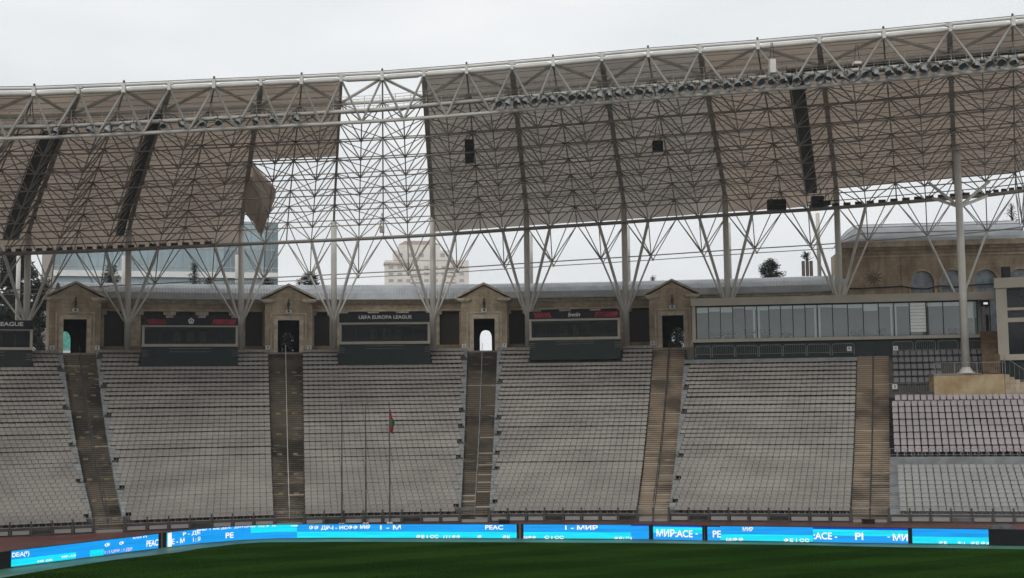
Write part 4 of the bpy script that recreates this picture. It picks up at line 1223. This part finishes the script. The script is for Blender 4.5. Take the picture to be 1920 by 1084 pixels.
t_ = g_.node_tree; t_.nodes.clear(); o_ = t_.nodes.new('ShaderNodeOutputMaterial'); x_ = t_.nodes.new('ShaderNodeMixShader'); a_ = t_.nodes.new('ShaderNodeBsdfTransparent'); a_.inputs[0].default_value = (.6, .62, .62, 1); gl_ = t_.nodes.new('ShaderNodeBsdfGlossy'); gl_.inputs['Roughness'].default_value = .03; gl_.inputs['Color'].default_value = (.8, .85, .85, 1)
x_.inputs[0].default_value = .014
t_.links.new(a_.outputs[0], x_.inputs[1]); t_.links.new(gl_.outputs[0], x_.inputs[2]); t_.links.new(x_.outputs[0], o_.inputs[0])
M['boxglass'] = g_
press_box(-120, 60, (600, 617, 619, 651, 656, 692), 'press box cut off by the left edge, dark banner with the end of a word', 'plain', ('LEAGUE', .62, .90, .35, .8, 0))
press_box(266, 446, (596, 610, 613, 645, 650, 683), 'press box with red striped banner and a white pentagon crest', 'red')
press_box(636, 806, (587, 604, 608, 640, 645, 674), 'press box with dark banner lettered in white capitals', 'plain', ('UEFA EUROPA LEAGUE', .215, .80, .36, .74, 0))
press_box(993, 1163, (583, 597, 601, 632, 637, 663), 'press box with red striped banner and a short white italic slogan', 'red', ('bwin', .43, .56, .25, .80, .12))

# ================================================================== glass lounge
p0, p1 = at(1299, 30.6, 14), at(1869, 31.5, 14); f = fr_between(p0, p1); L = f.len
ml, mr = p0, p1
def zz(y0, y1): return (z_for(p0, y0)+z_for(p1, y1))/2
Z = dict(ft=zz(561, 546), fb=zz(576, 560), gt=zz(578.5, 563), gb=zz(636, 627), lb=zz(642, 633), bb=zz(668, 662))
lg = thing('glass_lounge', 'long glass fronted lounge box with cream fascia above the seats', 'lounge', ((p0.x+p1.x)/2, (p0.y+p1.y)/2, Z['bb']))
la = lambda x: solve_a(f, L, x, 15)
xr = la(1836)
b = MB(); b.box(f, -.1, L-.1, -.25, 5.0, Z['fb'], Z['ft']); b.build('fascia', M['cream'], lg)
b = MB(); b.box(f, 0, xr+.35, -.15, 5.0, Z['lb'], Z['gb']); b.build('ledge', M['cream'], lg)
b = MB(); b.box(f, .0, .35, -.1, .3, Z['gb'], Z['fb']); b.build('corner_frame', M['cream'], lg)
b = MB(); b.box(f, .1, xr+.3, .2, 5.0, Z['bb']-1.5, Z['lb']); b.build('base', M['green'], lg)
b = MB(); b.box(f, .2, L-.2, 4.8, 5.0, Z['gb'], Z['fb']); b.box(f, .2, .4, .5, 4.8, Z['gb'], Z['fb']); b.build('rear_wall', mat('lounge wall', (.32, .345, .335), .8, .1, .5), lg)
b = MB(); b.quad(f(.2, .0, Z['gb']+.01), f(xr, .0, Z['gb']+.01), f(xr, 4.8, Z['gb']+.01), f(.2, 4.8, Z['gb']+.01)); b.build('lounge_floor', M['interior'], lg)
lgl = bpy.data.materials.new('pale reflecting glass'); lgl.use_nodes = True; t = lgl.node_tree; t.nodes.clear()
o_ = t.nodes.new('ShaderNodeOutputMaterial'); x1_ = t.nodes.new('ShaderNodeMixShader'); x2_ = t.nodes.new('ShaderNodeMixShader')
tr_ = t.nodes.new('ShaderNodeBsdfTransparent'); tr_.inputs[0].default_value = (.75, .82, .80, 1); gg_ = t.nodes.new('ShaderNodeBsdfGlossy'); gg_.inputs['Roughness'].default_value = .04; gg_.inputs['Color'].default_value = (.9, .95, .95, 1)
df_ = t.nodes.new('ShaderNodeBsdfDiffuse'); df_.inputs[0].default_value = (.22, .25, .245, 1)
x1_.inputs[0].default_value = .13; x2_.inputs[0].default_value = .10
t.links.new(tr_.outputs[0], x1_.inputs[1]); t.links.new(gg_.outputs[0], x1_.inputs[2]); t.links.new(x1_.outputs[0], x2_.inputs[1]); t.links.new(df_.outputs[0], x2_.inputs[2]); t.links.new(x2_.outputs[0], o_.inputs[0])
mul = [1307, 1329.5, 1352, 1375, 1398, 1420.5, 1443, 1465, 1488, 1511, 1534, 1562.5, 1591, 1620, 1649, 1678, 1707, 1738, 1770, 1802, 1834]
LF = f; ma = [la(x) for x in mul]
blind = mat('pale blind', (.78, .84, .82), .7, .05)
for k, (a, c) in enumerate(zip(ma, ma[1:])):
    b = MB(); b.quad(f(a+.03, .02, Z['gb']), f(c-.03, .02, Z['gb']), f(c-.03, .02, Z['gt']), f(a+.03, .02, Z['gt'])); w = b.build('window_pane', lgl, lg)
    hb = [.17, .14, .17, .05, .10, .13, .10, .10, .10, .08, .08, .10, .12, .22, .10, .10, .9, .12, .12, .5][k]
    if hb > 0:
        b = MB(); H = Z['gt']-Z['gb']
        if k == 16:
            for q in range(9): b.box(f, a+.05, c-.05, -.04, -.015, Z['gt']-H*.9*(q+.93)/9, Z['gt']-H*.9*(q+.05)/9)
        else: b.box(f, a+.05, c-.05, .1, .12, Z['gt']-H*hb, Z['gt'])
        b.build('blind', blind, lg)
for a in ma:
    b = MB(); b.box(f, a-.035, a+.035, -.05, .08, Z['gb'], Z['gt']); b.build('mullion', M['black'], lg)
b = MB(); b.box(f, .2, xr, -.06, .1, Z['gt'], Z['fb']); b.build('head_rail', M['black'], lg)
b = MB()
for x in (1415, 1424, 1530, 1538, 1673, 1681, 1828):
    a = la(x); b.box(f, a-.09, a+.09, .12, .3, Z['gb'], Z['gt']-.3)
b.build('inner_column', blind, lg)
for (x, w, h) in ((1345, 22, .55), (1368, 24, .6), (1407, 20, .85), (1434, 20, .8), (1475, 14, .4), (1608, 20, .55), (1655, 8, .6), (1790, 20, .5)):
    a = la(x); ww = w/19/2
    b = MB()
    b.box(f, a-ww*.7, a+ww*.7, .08, .5, Z['gb'], Z['gb']+h*.45)
    for q in range(90):
        p = f(a+random.uniform(-ww, ww), random.uniform(.08, .6), Z['gb']+h*random.uniform(.45, 1.0)); d = Vector((random.uniform(-.2, .2), random.uniform(-.05, .05), random.uniform(-.05, .15)))
        b.poly([p, p+d*1.5, p+Vector((0, 0, .22))])
    r = b.build('potted_plant', M['foliage']); tag(r, 'dark low plant inside the lounge window, %s' % {1345: 'second from the left end', 1368: 'third from the left end', 1407: 'left of the first pale inner column', 1434: 'right of the first pale inner column', 1475: 'smallest one, left of centre', 1608: 'right of the second inner column', 1655: 'thinnest one', 1790: 'beside the tall column'}[x], 'plant', 'plants in the lounge')
# glazed lobby at the right end
a0 = xr+.35
b = MB(); b.box(f, a0, L-.4, .3, .4, Z['lb']-.6, Z['fb']); b.build('lobby_wall', M['glassdk'], lg)
b = MB()
for q in (.08, .2, .3, .42, .46, .92): a = lerp(a0, L-.5, q); b.box(f, a-.03, a+.03, .2, .28, Z['lb']-.6, Z['gt']-.5)
b.build('lobby_frame', M['rail'], lg)
b = MB(); b.box(f, lerp(a0, L-.5, .48), lerp(a0, L-.5, .9), .2, .27, Z['gt']-1.3, Z['gt']-.6); b.build('lobby_panel', mat('grey panel', (.2, .22, .22)), lg)
b = MB(); 
for q in (.42, .68): a = lerp(a0, L-.5, q); b.box(f, a-.09, a+.09, .1, .18, Z['fb']-.45, Z['fb']-.25)
b.build('lobby_lights', glow('white lamp', (.9, .9, .95), .8), lg)
# crowd barriers in front
for k, (x0, x1) in enumerate([(1304, 1332), (1335, 1376), (1379, 1420), (1423, 1465), (1468, 1510), (1513, 1555), (1559, 1600), (1673, 1710), (1715, 1752), (1757, 1794), (1799, 1836)]):
    a, c = la(x0), la(x1); zb0 = Z['bb']+(.12 if k < 7 else .25); zt0 = zb0+.95
    r = thing('crowd_barrier', 'grey steel crowd barrier, %s in front of the lounge base' % ('%s left of the rightmost stairway' % ['seventh', 'sixth', 'fifth', 'fourth', 'third', 'second', 'first'][k] if k < 7 else '%s right of the rightmost stairway' % ['first', 'second', 'third', 'fourth'][k-7]), 'crowd barrier', tuple(f((a+c)/2, -.35, zb0)), 'crowd barriers below the lounge')
    b = MB(); b.path([f(a, -.35, zb0-.2), f(a, -.35, zt0-.15), f(a+.15, -.35, zt0), f(c-.15, -.35, zt0), f(c, -.35, zt0-.15), f(c, -.35, zb0-.2)], .028, 6); b.tube(f(a, -.35, zb0+.1), f(c, -.35, zb0+.1), .02, 5); b.build('frame', M['rail'], r)
    b = MB(); n = 10
    for q in range(1, n): aa = lerp(a, c, q/n); b.tube(f(aa, -.35, zb0+.1), f(aa, -.35, zt0), .010, 4)
    b.build('bars', M['rail'], r)
def plate(px, py, s, z, lab, txt):
    p = at(px, s, z); zc = z_for(p, py); ff = Fr((p.x, p.y, 0), (1, -.2, 0))
    r = thing('row_number_plate', lab, 'number plate', (p.x, p.y, zc), 'small white numbered plates')
    b = MB(); b.box(ff, -.22, .22, 0, .05, zc-.22, zc+.22); b.build('plate', M['white'], r)
    put_text(txt, lambda a, c: ff(a, -.01, c), -.08, .08, zc-.14, zc+.14, M['black'], r, 'numeral')
plate(1593, 654, 29.8, 13, 'small white numbered plate on the barrier left of the rightmost stairway', '9')
plate(1680, 653, 29.8, 13, 'small white numbered plate on the barrier right of the rightmost stairway', '10')
plate(1678, 725, 23.5, 10, 'small white numbered plate between the dark and mauve seats', '5')
# top rail of block below lounge
b = MB(); tt0, tt1 = SEC[5]
for k in range(8):
    u, v = lerp(tt0, tt1, k/8), lerp(tt0, tt1, (k+1)/8)
    zr = row_z(38)
    b.hexa([P(u, 30.2, zr-.2), P(v, 30.2, zr-.2), P(v, 30.5, zr-.2), P(u, 30.5, zr-.2), P(u, 30.2, zr+.16), P(v, 30.2, zr+.16), P(v, 30.5, zr+.16), P(u, 30.5, zr+.16)])
b.build('top_kerb', M['cheek'], stand)

# ------------------------------------------------------------------ plinth, side stairs, end box
pg = g
q0, q1 = at(1751, 20.9, 11), at(1883, 20.9, 11); fp_ = fr_between(q0, q1); Lp = fp_.len
zpt = zb_; zpb = z_for(q0, 730)
r = thing('stone_plinth', 'stained sandstone plinth carrying the tall column at right', 'plinth', (pg.x, pg.y, zpb))
b = MB(); b.box(fp_, 0, Lp, 0, 3.0, zpb-1.0, zpt-.12); b.build('block', M['plin'] if 'plin' in M else mat('ochre stained stone', (.36, .25, .12), .85, .4, .8, col2=(.50, .40, .26), detail=8), r)
b = MB(); b.box(fp_, -.08, Lp*.68, -.08, 3.0, zpt-.12, zpt-.01); b.build('coping', M['cheek'], r)
b = MB(); zr_ = zpt+.95
b.tube(fp_(.1, 0, zr_), fp_(Lp+.1, 0, zr_+.0), .03, 6)
for q in (0.02, .3, .62, .98): b.tube(fp_(Lp*q, 0, zpt-.1), fp_(Lp*q, 0, zr_), .03, 6)
for q in range(38): b.tube(fp_(Lp*q/38, 0, zpt), fp_(Lp*q/38, 0, zr_), .009, 4)
b.build('railing', M['rail'], r)
# brown side stair between lounge and end box
r = thing('side_stairway', 'narrow brown stone stairway between the lounge and the box at the right edge', 'stairway', tuple(at(1858, 27, 12)))
b = MB(); n = 15
sa, sc_ = at(1843, 22.5, 11.2), at(1877, 22.5, 11.2); sb, sd = at(1838, 31.2, 15), at(1871, 31.2, 15)
zlo = z_for(sa, 706); zhi = z_for(sb, 622)
for q in range(n):
    l0, l1 = sa.lerp(sb, q/n), sa.lerp(sb, (q+1)/n); r0, r1 = sc_.lerp(sd, q/n), sc_.lerp(sd, (q+1)/n)
    za_, zb2 = lerp(zlo, zhi, q/n), lerp(zlo, zhi, (q+1)/n)
    def h(p, z): return Vector((p.x, p.y, z))
    b.hexa([h(l0, za_-2), h(r0, za_-2), h(r1, za_-2), h(l1, za_-2), h(l0, zb2), h(r0, zb2), h(r1, zb2), h(l1, zb2)])
b.build('steps', mat('brown steps', (.13, .085, .05), .85, .35, 1.5), r)
# end box
e0 = at(1871, 26.5, 13); e1 = e0+Vector((math.cos(R(23)), -math.sin(R(23)), 0))*8; fe = fr_between(e0, e1); Le = fe.len
ze = {y: z_for(e0, y) for y in (522, 541, 545, 578, 583, 597, 605, 665, 676, 712)}
r = thing('end_box', 'tall cream framed box with dark panes cut off by the right edge', 'press box', (e0.x, e0.y, ze[676]))
b = MB(); b.box(fe, -.05, Le, -.25, 4, ze[541], ze[522]); b.build('fascia', M['cream'], r)
b = MB(); b.box(fe, .05, 1.0, -.1, 4, ze[676], ze[541]); b.build('jamb', M['cream'], r)
b = MB(); b.box(fe, 1.0, Le, -.1, .3, ze[676], ze[665]); b.box(fe, 1.0, Le, -.1, .2, ze[583], ze[578]); b.box(fe, 1.0, Le, -.1, .2, ze[605], ze[597]); b.build('transoms', M['cream'], r)
b = MB(); b.box(fe, 1.0, Le, .25, .5, ze[665], ze[541]); b.build('dark_panes', M['glassdk'], r)
b = MB(); b.box(fe, .3, Le, .3, 4, ze[712]-3, ze[676]); b.build('base', M['green'], r)
b = MB(); b.tube(fe(.6, -.8, ze[712]), fe(.6, -.8, ze[676]+.5), .04, 6); b.tube(fe(1.0, -.8, ze[676]), fe(3.4, -.8, ze[712]+.0), .03, 6); b.tube(fe(1.8, -1.2, ze[712]-.1), fe(4, -1.2, ze[712]-.1), .03, 6)
for q in range(6): b.tube(fe(1+.4*q, -.8, ze[676]-.32*q), fe(1+.4*q, -.8, ze[676]-.32*q-1.2), .015, 4)
b.build('handrail', M['rail'], r)
r = thing('side_steps', 'short pale stone steps descending right of the plinth', 'steps', (q1.x, q1.y, zpb))
b = MB()
for q in range(7): b.box(fp_, Lp+.05+.42*q, Lp+.47+.42*q, .05, 2.2, zpb-1.0, zpt-.15-.24*q)
b.build('steps', M['stone'], r)

# low rail on the mauve block parapet
r = thing('parapet_railing', 'low pale rail above the pale parapet in front of the mauve seats', 'railing', tuple(P((T5a+T5b)/2, 11.6, 4.3)))
b = MB(); n = 22
for k in range(n):
    u, v = lerp(T5a, T5b, k/n), lerp(T5a, T5b, (k+1)/n)
    u2, v2 = lerp(u, v, .08), lerp(u, v, .9)
    b.path([P(u2, 11.6, 4.28), P(u2, 11.6, 4.95), P(v2, 11.6, 4.95), P(v2, 11.6, 4.28)], .022, 5); b.tube(P(u2, 11.6, 4.45), P(v2, 11.6, 4.45), .018, 4)
b.build('rail', M['rail'], r)
r = thing('parapet_railing', 'thin rail between the dark grey seats and the mauve seats', 'railing', tuple(P(T5a+.3, 22.2, 9.6)))
b = MB(); b.tube(P(T5a, 22.0, 10.4), P(T5b, 22.0, 10.4), .022, 5)
for k in range(60): u = lerp(T5a, T5b, k/60); b.tube(P(u, 22.0, 9.5), P(u, 22.0, 10.4), .008, 4)
b.build('rail', M['rail'], r)

# ================================================================== stone hall with zinc roof at right
h0, h1 = at(1580, 40.5, 22), at(2080, 41.5, 22); fh = fr_between(h0, h1); Lh = fh.len
def za(p, y): return z_for(p, y)
zw = za(h0, 466); zr0 = za(h0, 456)
hall = thing('stone_hall', 'large brown sandstone hall with arched windows and curved zinc roof behind the lounge', 'hall', (h0.x, h0.y, TOP))
zsill, zcen = TOP+.3, None
wx = [1729, 1786, 1848, 1913, 1975]
px2a = lambda x: solve_a(fh, Lh, x, 22)
ah = .0
wc = [px2a(x) for x in wx]
hwid = 1.2; zspr = za(fh(px2a(1729), 0, 0), 530); ztop_a = za(fh(px2a(1729), 0, 0), 508)
b = MB()
cuts = [0]
edges_ = [0.0]
for c_ in wc: edges_ += [c_-hwid, c_+hwid]
edges_.append(Lh)
def wall_q(a0, a1, z0, z1): b.quad(fh(a0, 0, z0), fh(a1, 0, z0), fh(a1, 0, z1), fh(a0, 0, z1))
for a0, a1 in zip(edges_[0::2], edges_[1::2]): wall_q(a0, a1, TOP-.5, zw)
for c_ in wc:
    n = 8
    for sg in (-1, 1):
        pr = [(hwid*math.cos(q/n*math.pi/2)**.85, zspr+(ztop_a-zspr)*math.sin(q/n*math.pi/2)) for q in range(n+1)]
        for (x0_, z0_), (x1_, z1_) in zip(pr, pr[1:]):
            b.quad(fh(c_+sg*x0_, 0, z0_), fh(c_+sg*hwid, 0, z0_), fh(c_+sg*hwid, 0, z1_), fh(c_+sg*x1_, 0, z1_))
    wall_q(c_-hwid, c_+hwid, ztop_a, zw)
b.box(fh, 0, Lh, .9, 1.2, TOP-.5, zw); b.quad(fh(0, 0, TOP-.5), fh(0, 9, TOP-.5), fh(0, 9, zw), fh(0, 0, zw))
b.build('wall', M['stone2'], hall)
gw = mat('hall window glass', (.22, .26, .29), .15, .35, 1.2, spec=.9)  # pale streaky base colour paints in the sky's reflection
for c_ in wc:
    b = MB(); pr = [(hwid*math.cos(q/16*math.pi), zspr+(ztop_a-zspr)*math.sin(q/16*math.pi)) for q in range(17)]
    b.poly([fh(c_+hwid, .35, TOP)]+[fh(c_+x_, .35, z_) for x_, z_ in pr]+[fh(c_-hwid, .35, TOP)]); w = b.build('arched_window', gw, hall)
    b = MB(); b.box(fh, c_-hwid, c_+hwid, .25, .33, zspr-.55, zspr-.42); b.box(fh, c_-.05, c_+.05, .25, .33, TOP, zspr-.55); b.build('window_bars', M['cheek'], w)
    b = MB()
    for (x0_, z0_), (x1_, z1_) in zip(pr, pr[1:]):
        k0, k1 = 1.16, 1.16
        def ex(x, z): return (x*1.15, zspr+(z-zspr)*1.15)
        X0, Z0 = ex(x0_, z0_); X1, Z1 = ex(x1_, z1_)
        b.hexa([fh(c_+x0_, -.06, z0_), fh(c_+X0, -.06, Z0), fh(c_+X0, .3, Z0), fh(c_+x0_, .3, z0_), fh(c_+x1_, -.06, z1_), fh(c_+X1, -.06, Z1), fh(c_+X1, .3, Z1), fh(c_+x1_, .3, z1_)])
    for sg in (-1, 1): b.box(fh, min(c_+sg*hwid, c_+sg*hwid*1.15), max(c_+sg*hwid, c_+sg*hwid*1.15), -.06, .3, TOP, zspr)
    b.build('window_arch', M['stone'], w)
b = MB(); b.box(fh, -.25, Lh, -.45, 0, zw, zr0); b.box(fh, -.1, Lh, -.12, 0, zw-1.05, zw-.9); b.build('cornice', M['stone'], hall)
b = MB()
for q in range(100): a = Lh*q/100; b.box(fh, a, a+Lh*.0052, -.3, -.002, zw-.32, zw-.003)
b.build('dentil_course', M['stone'], hall)
b = MB()
for q in range(100): a = Lh*q/100; b.box(fh, a, a+Lh*.0052, -.16, -.002, zw-.72, zw-.5)
b.build('dentil_course', M['stone'], hall)
b = MB(); a = px2a(1691)
b.box(fh, a-.05, a+.05, -.12, 0, TOP, zw-1.1); b.build('downpipe', M['stone2'], hall)
a = px2a(1638); zc_ = za(fh(a, 0, 0), 521)
b = MB()
for q in range(12):
    th = q*math.pi/6
    b.poly([fh(a, -.14, zc_), fh(a+math.cos(th-.18)*.5, -.05, zc_+math.sin(th-.18)*.5), fh(a+math.cos(th)*1.15, -.02, zc_+math.sin(th)*1.15), fh(a+math.cos(th+.18)*.5, -.05, zc_+math.sin(th+.18)*.5)])
b.build('rosette', M['stone_dk'] if 'stone_dk' in M else mat('dark carved stone', (.21, .165, .12), .9, .3), hall)
# zinc roof: swept mansard curve with rounded left end
zrt = za(fh(px2a(1650), 6, 0), 424); b = MB(); n = 12; m_ = 150
def rc(a, q):
    th = math.pi/2*q/n; e = min(1.0, max(0.0, a/2.6)); e = math.sin(e*math.pi/2)
    hgt = (zrt-zr0)*math.sin(th)*e
    return fh(a-.2, -.4+7.0*(1-math.cos(th)), zr0+hgt+.03*(q % 2))
for k in range(m_):
    a0, a1 = Lh*k/m_, Lh*(k+1)/m_; am = (a0+a1)/2
    for q in range(n):
        b.quad(rc(a0, q), rc(a1, q), rc(a1, q+1), rc(a0, q+1))
for q in range(n): b.quad(rc(0, q), rc(0, q+1), fh(-.2, 9, zr0), fh(-.2, 9, zr0))
for q in range(0): pass
b.build('zinc_roof', M['zinc'], hall, True)
b = MB()
for q in range(3, n, 3):
    b = MB(); b.path([rc(Lh*k/30, q)+Vector((0, -.02, .03)) for k in range(31)], .05, 4); b.build('roof_seam', M['gutter'], hall)
# drooping cable along the hall and a black box
b = MB(); pts = []
for x, y in ((1585, 541), (1610, 541), (1650, 539), (1690, 537), (1712, 541), (1735, 542), (1758, 536), (1790, 538), (1830, 534), (1870, 532)):
    a = px2a(x); p = fh(a, -.35, 0); pts.append((p.x, p.y, za(p, y)))
b.path(pts, .075, 6); o = b.build('drooping_cable', M['black']); tag(o, 'thick black cable drooping along the front of the stone hall', 'cable')
a = px2a(1875); p = fh(a, -2.5, 0); r = thing('hanging_loudspeaker', 'upright black loudspeaker on a pole in front of the hall near the right edge', 'loudspeaker', (p.x, p.y, TOP))
z0_, z1_ = za(p, 521), za(p, 500); b = MB(); b.box(Fr((p.x, p.y, 0), fh.u), -.4, .4, 0, .5, z0_, z1_); b.build('cabinet', M['black'], r)
b = MB(); b.tube((p.x, p.y+.2, TOP), (p.x, p.y+.2, z0_), .06, 6); b.build('pole', M['steel_dk'], r)

# ================================================================== beyond the stadium
def bld(x0, x1, Y, ytop, name, label, zbase=0, Y1=0):
    p0, p1 = at_Y(x0, 600, Y), at_Y(x1, 600, Y+Y1); f = fr_between(p0, p1); zt = z_for(p0.lerp(p1, .5), ytop)
    r = thing(name, label, 'building', ((p0.x+p1.x)/2, (p0.y+p1.y)/2, zbase)); return r, f, f.len, zt
def gmat(name, c, rough=.1, spec=.6): return mat(name, c, rough, .25, .06, spec=spec)
# blue glass office block
r, f, Lb, zt = bld(76, 521, 230, 412, 'office_building', 'blue glass office block showing below the left roof', Y1=11)
b = MB(); b.box(f, 0, Lb, .3, 30, 0, zt); b.build('wall', mat('office cladding', (.36, .33, .29), .8, .1, .2), r)
gA = gmat('blue curtain glass', (.25, .34, .375)); gB = gmat('darker curtain glass', (.14, .20, .23))  # blue glass lightened in colour to stand in for reflected sky
zb1 = z_for(f(0, 0, 0), 512)
nc = 16
for k in range(nc):
    a0, a1 = lerp(Lb*.05, Lb, k/nc), lerp(Lb*.05, Lb, (k+1)/nc)
    dark = k in (12, 15)
    for (u, v) in ((0, zb1-.6), (zb1+.6, zt)):
        b = MB(); b.box(f, a0+.06, a1-.06, .05, .3, u, v); b.build('glass_bay', gB if dark else gA, r)
b = MB(); b.box(f, Lb*.05, Lb, -.6, .3, zb1-.55, zb1+.55); b.build('white_ledge', M['white'], r)
b = MB()
zq = 6
while zq < zt: b.box(f, Lb*.05, Lb, -.02, .06, zq, zq+.18); zq += 3.6
for k in range(nc*2): a = lerp(Lb*.05, Lb, k/(nc*2)); b.box(f, a-.05, a+.05, -.03, .05, 0, zt)
b.build('mullion_grid', M['gutter'], r)
# far apartment tower
r, f, Lb, zt = bld(722, 880, 640, 488, 'apartment_tower', 'pale hazy apartment tower rising in the middle distance', Y1=5)
cw = mat('pale render', (.74, .68, .61), .9, .06, .1)
K = Lb/43.0; fl_ = 3.4*K
b = MB(); b.box(f, 0, Lb, 0, 20, 0, zt); b.box(f, Lb*.10, Lb*.80, -.5, 18, zt, zt+5*K); b.box(f, Lb*.16, Lb*.66, 0, 16, zt+5*K, zt+8*K); b.build('wall', cw, r)
rb_ = mat('dusty red roof band', (.45, .33, .29), .9, .1)
b = MB(); b.box(f, -.6, Lb*.3, -1, 8, zt-2.2*K, zt-1.2*K); b.build('roof_band', rb_, r)
b = MB(); b.prism(f, [(Lb*.16, zt+8*K), (Lb*.66, zt+8*K), (Lb*.56, zt+10*K), (Lb*.24, zt+10*K)], 0, 14); b.build('roof', rb_, r)
gwm = mat('tower windows', (.36, .36, .35), .3, .1)
for rw in range(9):
    for cc in range(9):
        a = Lb*(.045+.105*cc); z = zt-2.9*K-rw*fl_
        b = MB(); b.box(f, a, a+Lb*.055, -.15, .0, z-1.5*K, z); b.build('window', gwm, r)
b = MB(); z = zt+3.6*K
for cc in range(5): b.box(f, Lb*(.16+.125*cc), Lb*(.21+.125*cc), -.66, -.5, z-2*K, z)
b.build('top_floor_windows', gwm, r)
for q in (.30, .72):
    b = MB()
    for rw in range(9): b.box(f, Lb*q, Lb*(q+.12), -1.2, -.16, zt-4.6*K-rw*fl_, zt-3.7*K-rw*fl_)
    b.build('balconies', cw, r)

# trees
def tree(px, ybase, ytop, wpx, Y, label, kind='round', dens=900, tb=14):
    base = at_Y(px, ybase, Y); t_ = at_Y(px, ytop, Y); h = t_.z-base.z; w = wpx*Y/FPX/2
    g = Vector((base.x, base.y, tb)); r = thing('evergreen_tree' if kind != 'palm' else 'evergreen_tree', label, 'tree', tuple(g))
    b = MB(); b.tube(g, (base.x, base.y, t_.z-h*.15), .35, 7, .1)
    b2 = MB(); rnd = random.Random(int(px*7+ytop))
    blobs = []
    nb = 16
    for q in range(nb):
        v = (q+.5)/nb
        if kind == 'conifer': rad = w*(1-v)*.95+.2; n_ = 3
        else: rad = w*math.sin(math.pi*min(.95, v*.85+.12))**.7; n_ = 3
        for _ in range(n_):
            a = rnd.uniform(0, 2*math.pi); rr = rad*rnd.uniform(.25, .95)
            c = Vector((base.x+math.cos(a)*rr, base.y+math.sin(a)*rr*.8, base.z+h*v))
            blobs.append((c, max(.35, w*(.44 if kind == 'round' else .3)*rnd.uniform(.7, 1.2)*(1-.35*v))))
            b.tube((base.x, base.y, max(tb+.5, c.z-.25*h*rnd.random())), c, .07, 4, .02)
    sz = max(.26, w*.13)*(.7 if kind == 'conifer' else 1)
    for c, br in blobs:
        for _ in range(int(dens*1.6/len(blobs))):
            d = Vector((rnd.gauss(0, 1), rnd.gauss(0, 1), rnd.gauss(0, .7))); d = d.normalized()*br*rnd.random()**.45
            p = c+d; a1 = Vector((rnd.uniform(-1, 1), rnd.uniform(-1, 1), rnd.uniform(-.6, .6)))*sz; a2 = Vector((rnd.uniform(-1, 1), rnd.uniform(-1, 1), rnd.uniform(-.6, .6)))*sz
            b2.poly([p, p+a1, p+a1*.5+a2])
    b.build('trunk', M['bark'], r); b2.build('crown', M['foliage'], r)
tree(28, 660, 470, 110, 165, 'dark evergreen tree filling the left edge behind the stand', dens=11000)
tree(72, 660, 540, 60, 158, 'dark shrubby evergreen just left of the leftmost gatehouse', dens=5500)
tree(208, 545, 498, 40, 170, 'dark treetop between the first two columns before the glass block', 'round', 900)
tree(364, 545, 494, 34, 175, 'narrow conifer top in front of the blue glass block', 'conifer', 700)
tree(392, 540, 522, 16, 175, 'smallest treetop, just right of the narrow conifer', 'round', 300)
tree(500, 545, 524, 34, 170, 'low dark treetop left of the second gatehouse roof', 'round', 500)
tree(580, 545, 513, 46, 172, 'bushy dark treetop right of the second gatehouse roof', 'round', 1400)
tree(1224, 531, 519, 9, 190, 'tiny treetop peeking over the arcade left of the fourth gatehouse', 'conifer', 150)
tree(1446, 526, 489, 44, 180, 'rounded evergreen treetop above the arcade roof', 'round', 2200)
tree(1898, 425, 382, 46, 185, 'sparse conifer top above the hall roof at right', 'conifer', 320)
tree(541, 660, 604, 64, 156, 'dark tree seen through the arch of the second gatehouse', 'round', 4500)
tree(1270, 660, 600, 60, 158, 'dark tree seen through the arch of the fourth gatehouse', 'round', 2600)
# screens seen through the first arch
p = at_Y(133, 640, 150); r = thing('mesh_screen', 'teal mesh screen seen through the leftmost arch', 'screen', (p.x, p.y, TOP))
f = Fr((p.x, p.y, 0), (1, 0, 0)); b = MB(); b.box(f, -3, 3, 0, .1, TOP+1.4, TOP+5); b.build('mesh', mat('teal mesh', (.12, .42, .36), .8, .3, 3), r)
b = MB(); b.box(f, -3, 3, -.1, 0, TOP-.2, TOP+1.25); b.build('white_panel', M['white'], r)
# cell mast behind the arcade roof
p = at_Y(1514, 540, 160); r = thing('cellular_mast', 'cellular mast with dark brown panels and a tuft of antennas above the arcade', 'mast', (p.x, p.y, TOP))
z = {y: z_for(p, y) for y in (520, 518, 490, 487, 475, 540)}
b = MB(); b.tube((p.x, p.y, TOP), (p.x, p.y, z[475]), .12, 8, .05); b.build('pole', M['bark'], r)
for dx in (-.52, 0, .5):
    b = MB(); b.tube((p.x+dx, p.y-.3, z[518]), (p.x+dx, p.y-.3, z[490]), .22, 8, cap=True); b.build('panel_antenna', M['rust'], r)
b = MB()
for q in range(46):
    a = random.uniform(0, 6.28); v = random.random(); p0_ = Vector((p.x, p.y, lerp(z[490], z[475], v))); l = random.uniform(.5, 1.15)*(1-.5*v)
    b.tube(p0_, p0_+Vector((math.cos(a)*l, math.sin(a)*l, random.uniform(.1, .5))), .05, 4, .02)
b.build('antenna_tuft', M['foliage'], r)

# ================================================================== rainy air
hz = bpy.data.materials.new('rainy air'); hz.use_nodes = True; t = hz.node_tree; t.nodes.clear()
o_ = t.nodes.new('ShaderNodeOutputMaterial'); v_ = t.nodes.new('ShaderNodeVolumePrincipled')
v_.inputs['Color'].default_value = (.93, .96, 1.0, 1); v_.inputs['Density'].default_value = .00030; v_.inputs['Anisotropy'].default_value = .3
t.links.new(v_.outputs[0], o_.inputs['Volume'])
b = MB(); b.box(lambda a, bb, c: Vector((a, bb, c)), -420, 460, -260, 760, -1.02, 100)
b.build('haze', hz)['kind'] = 'stuff'
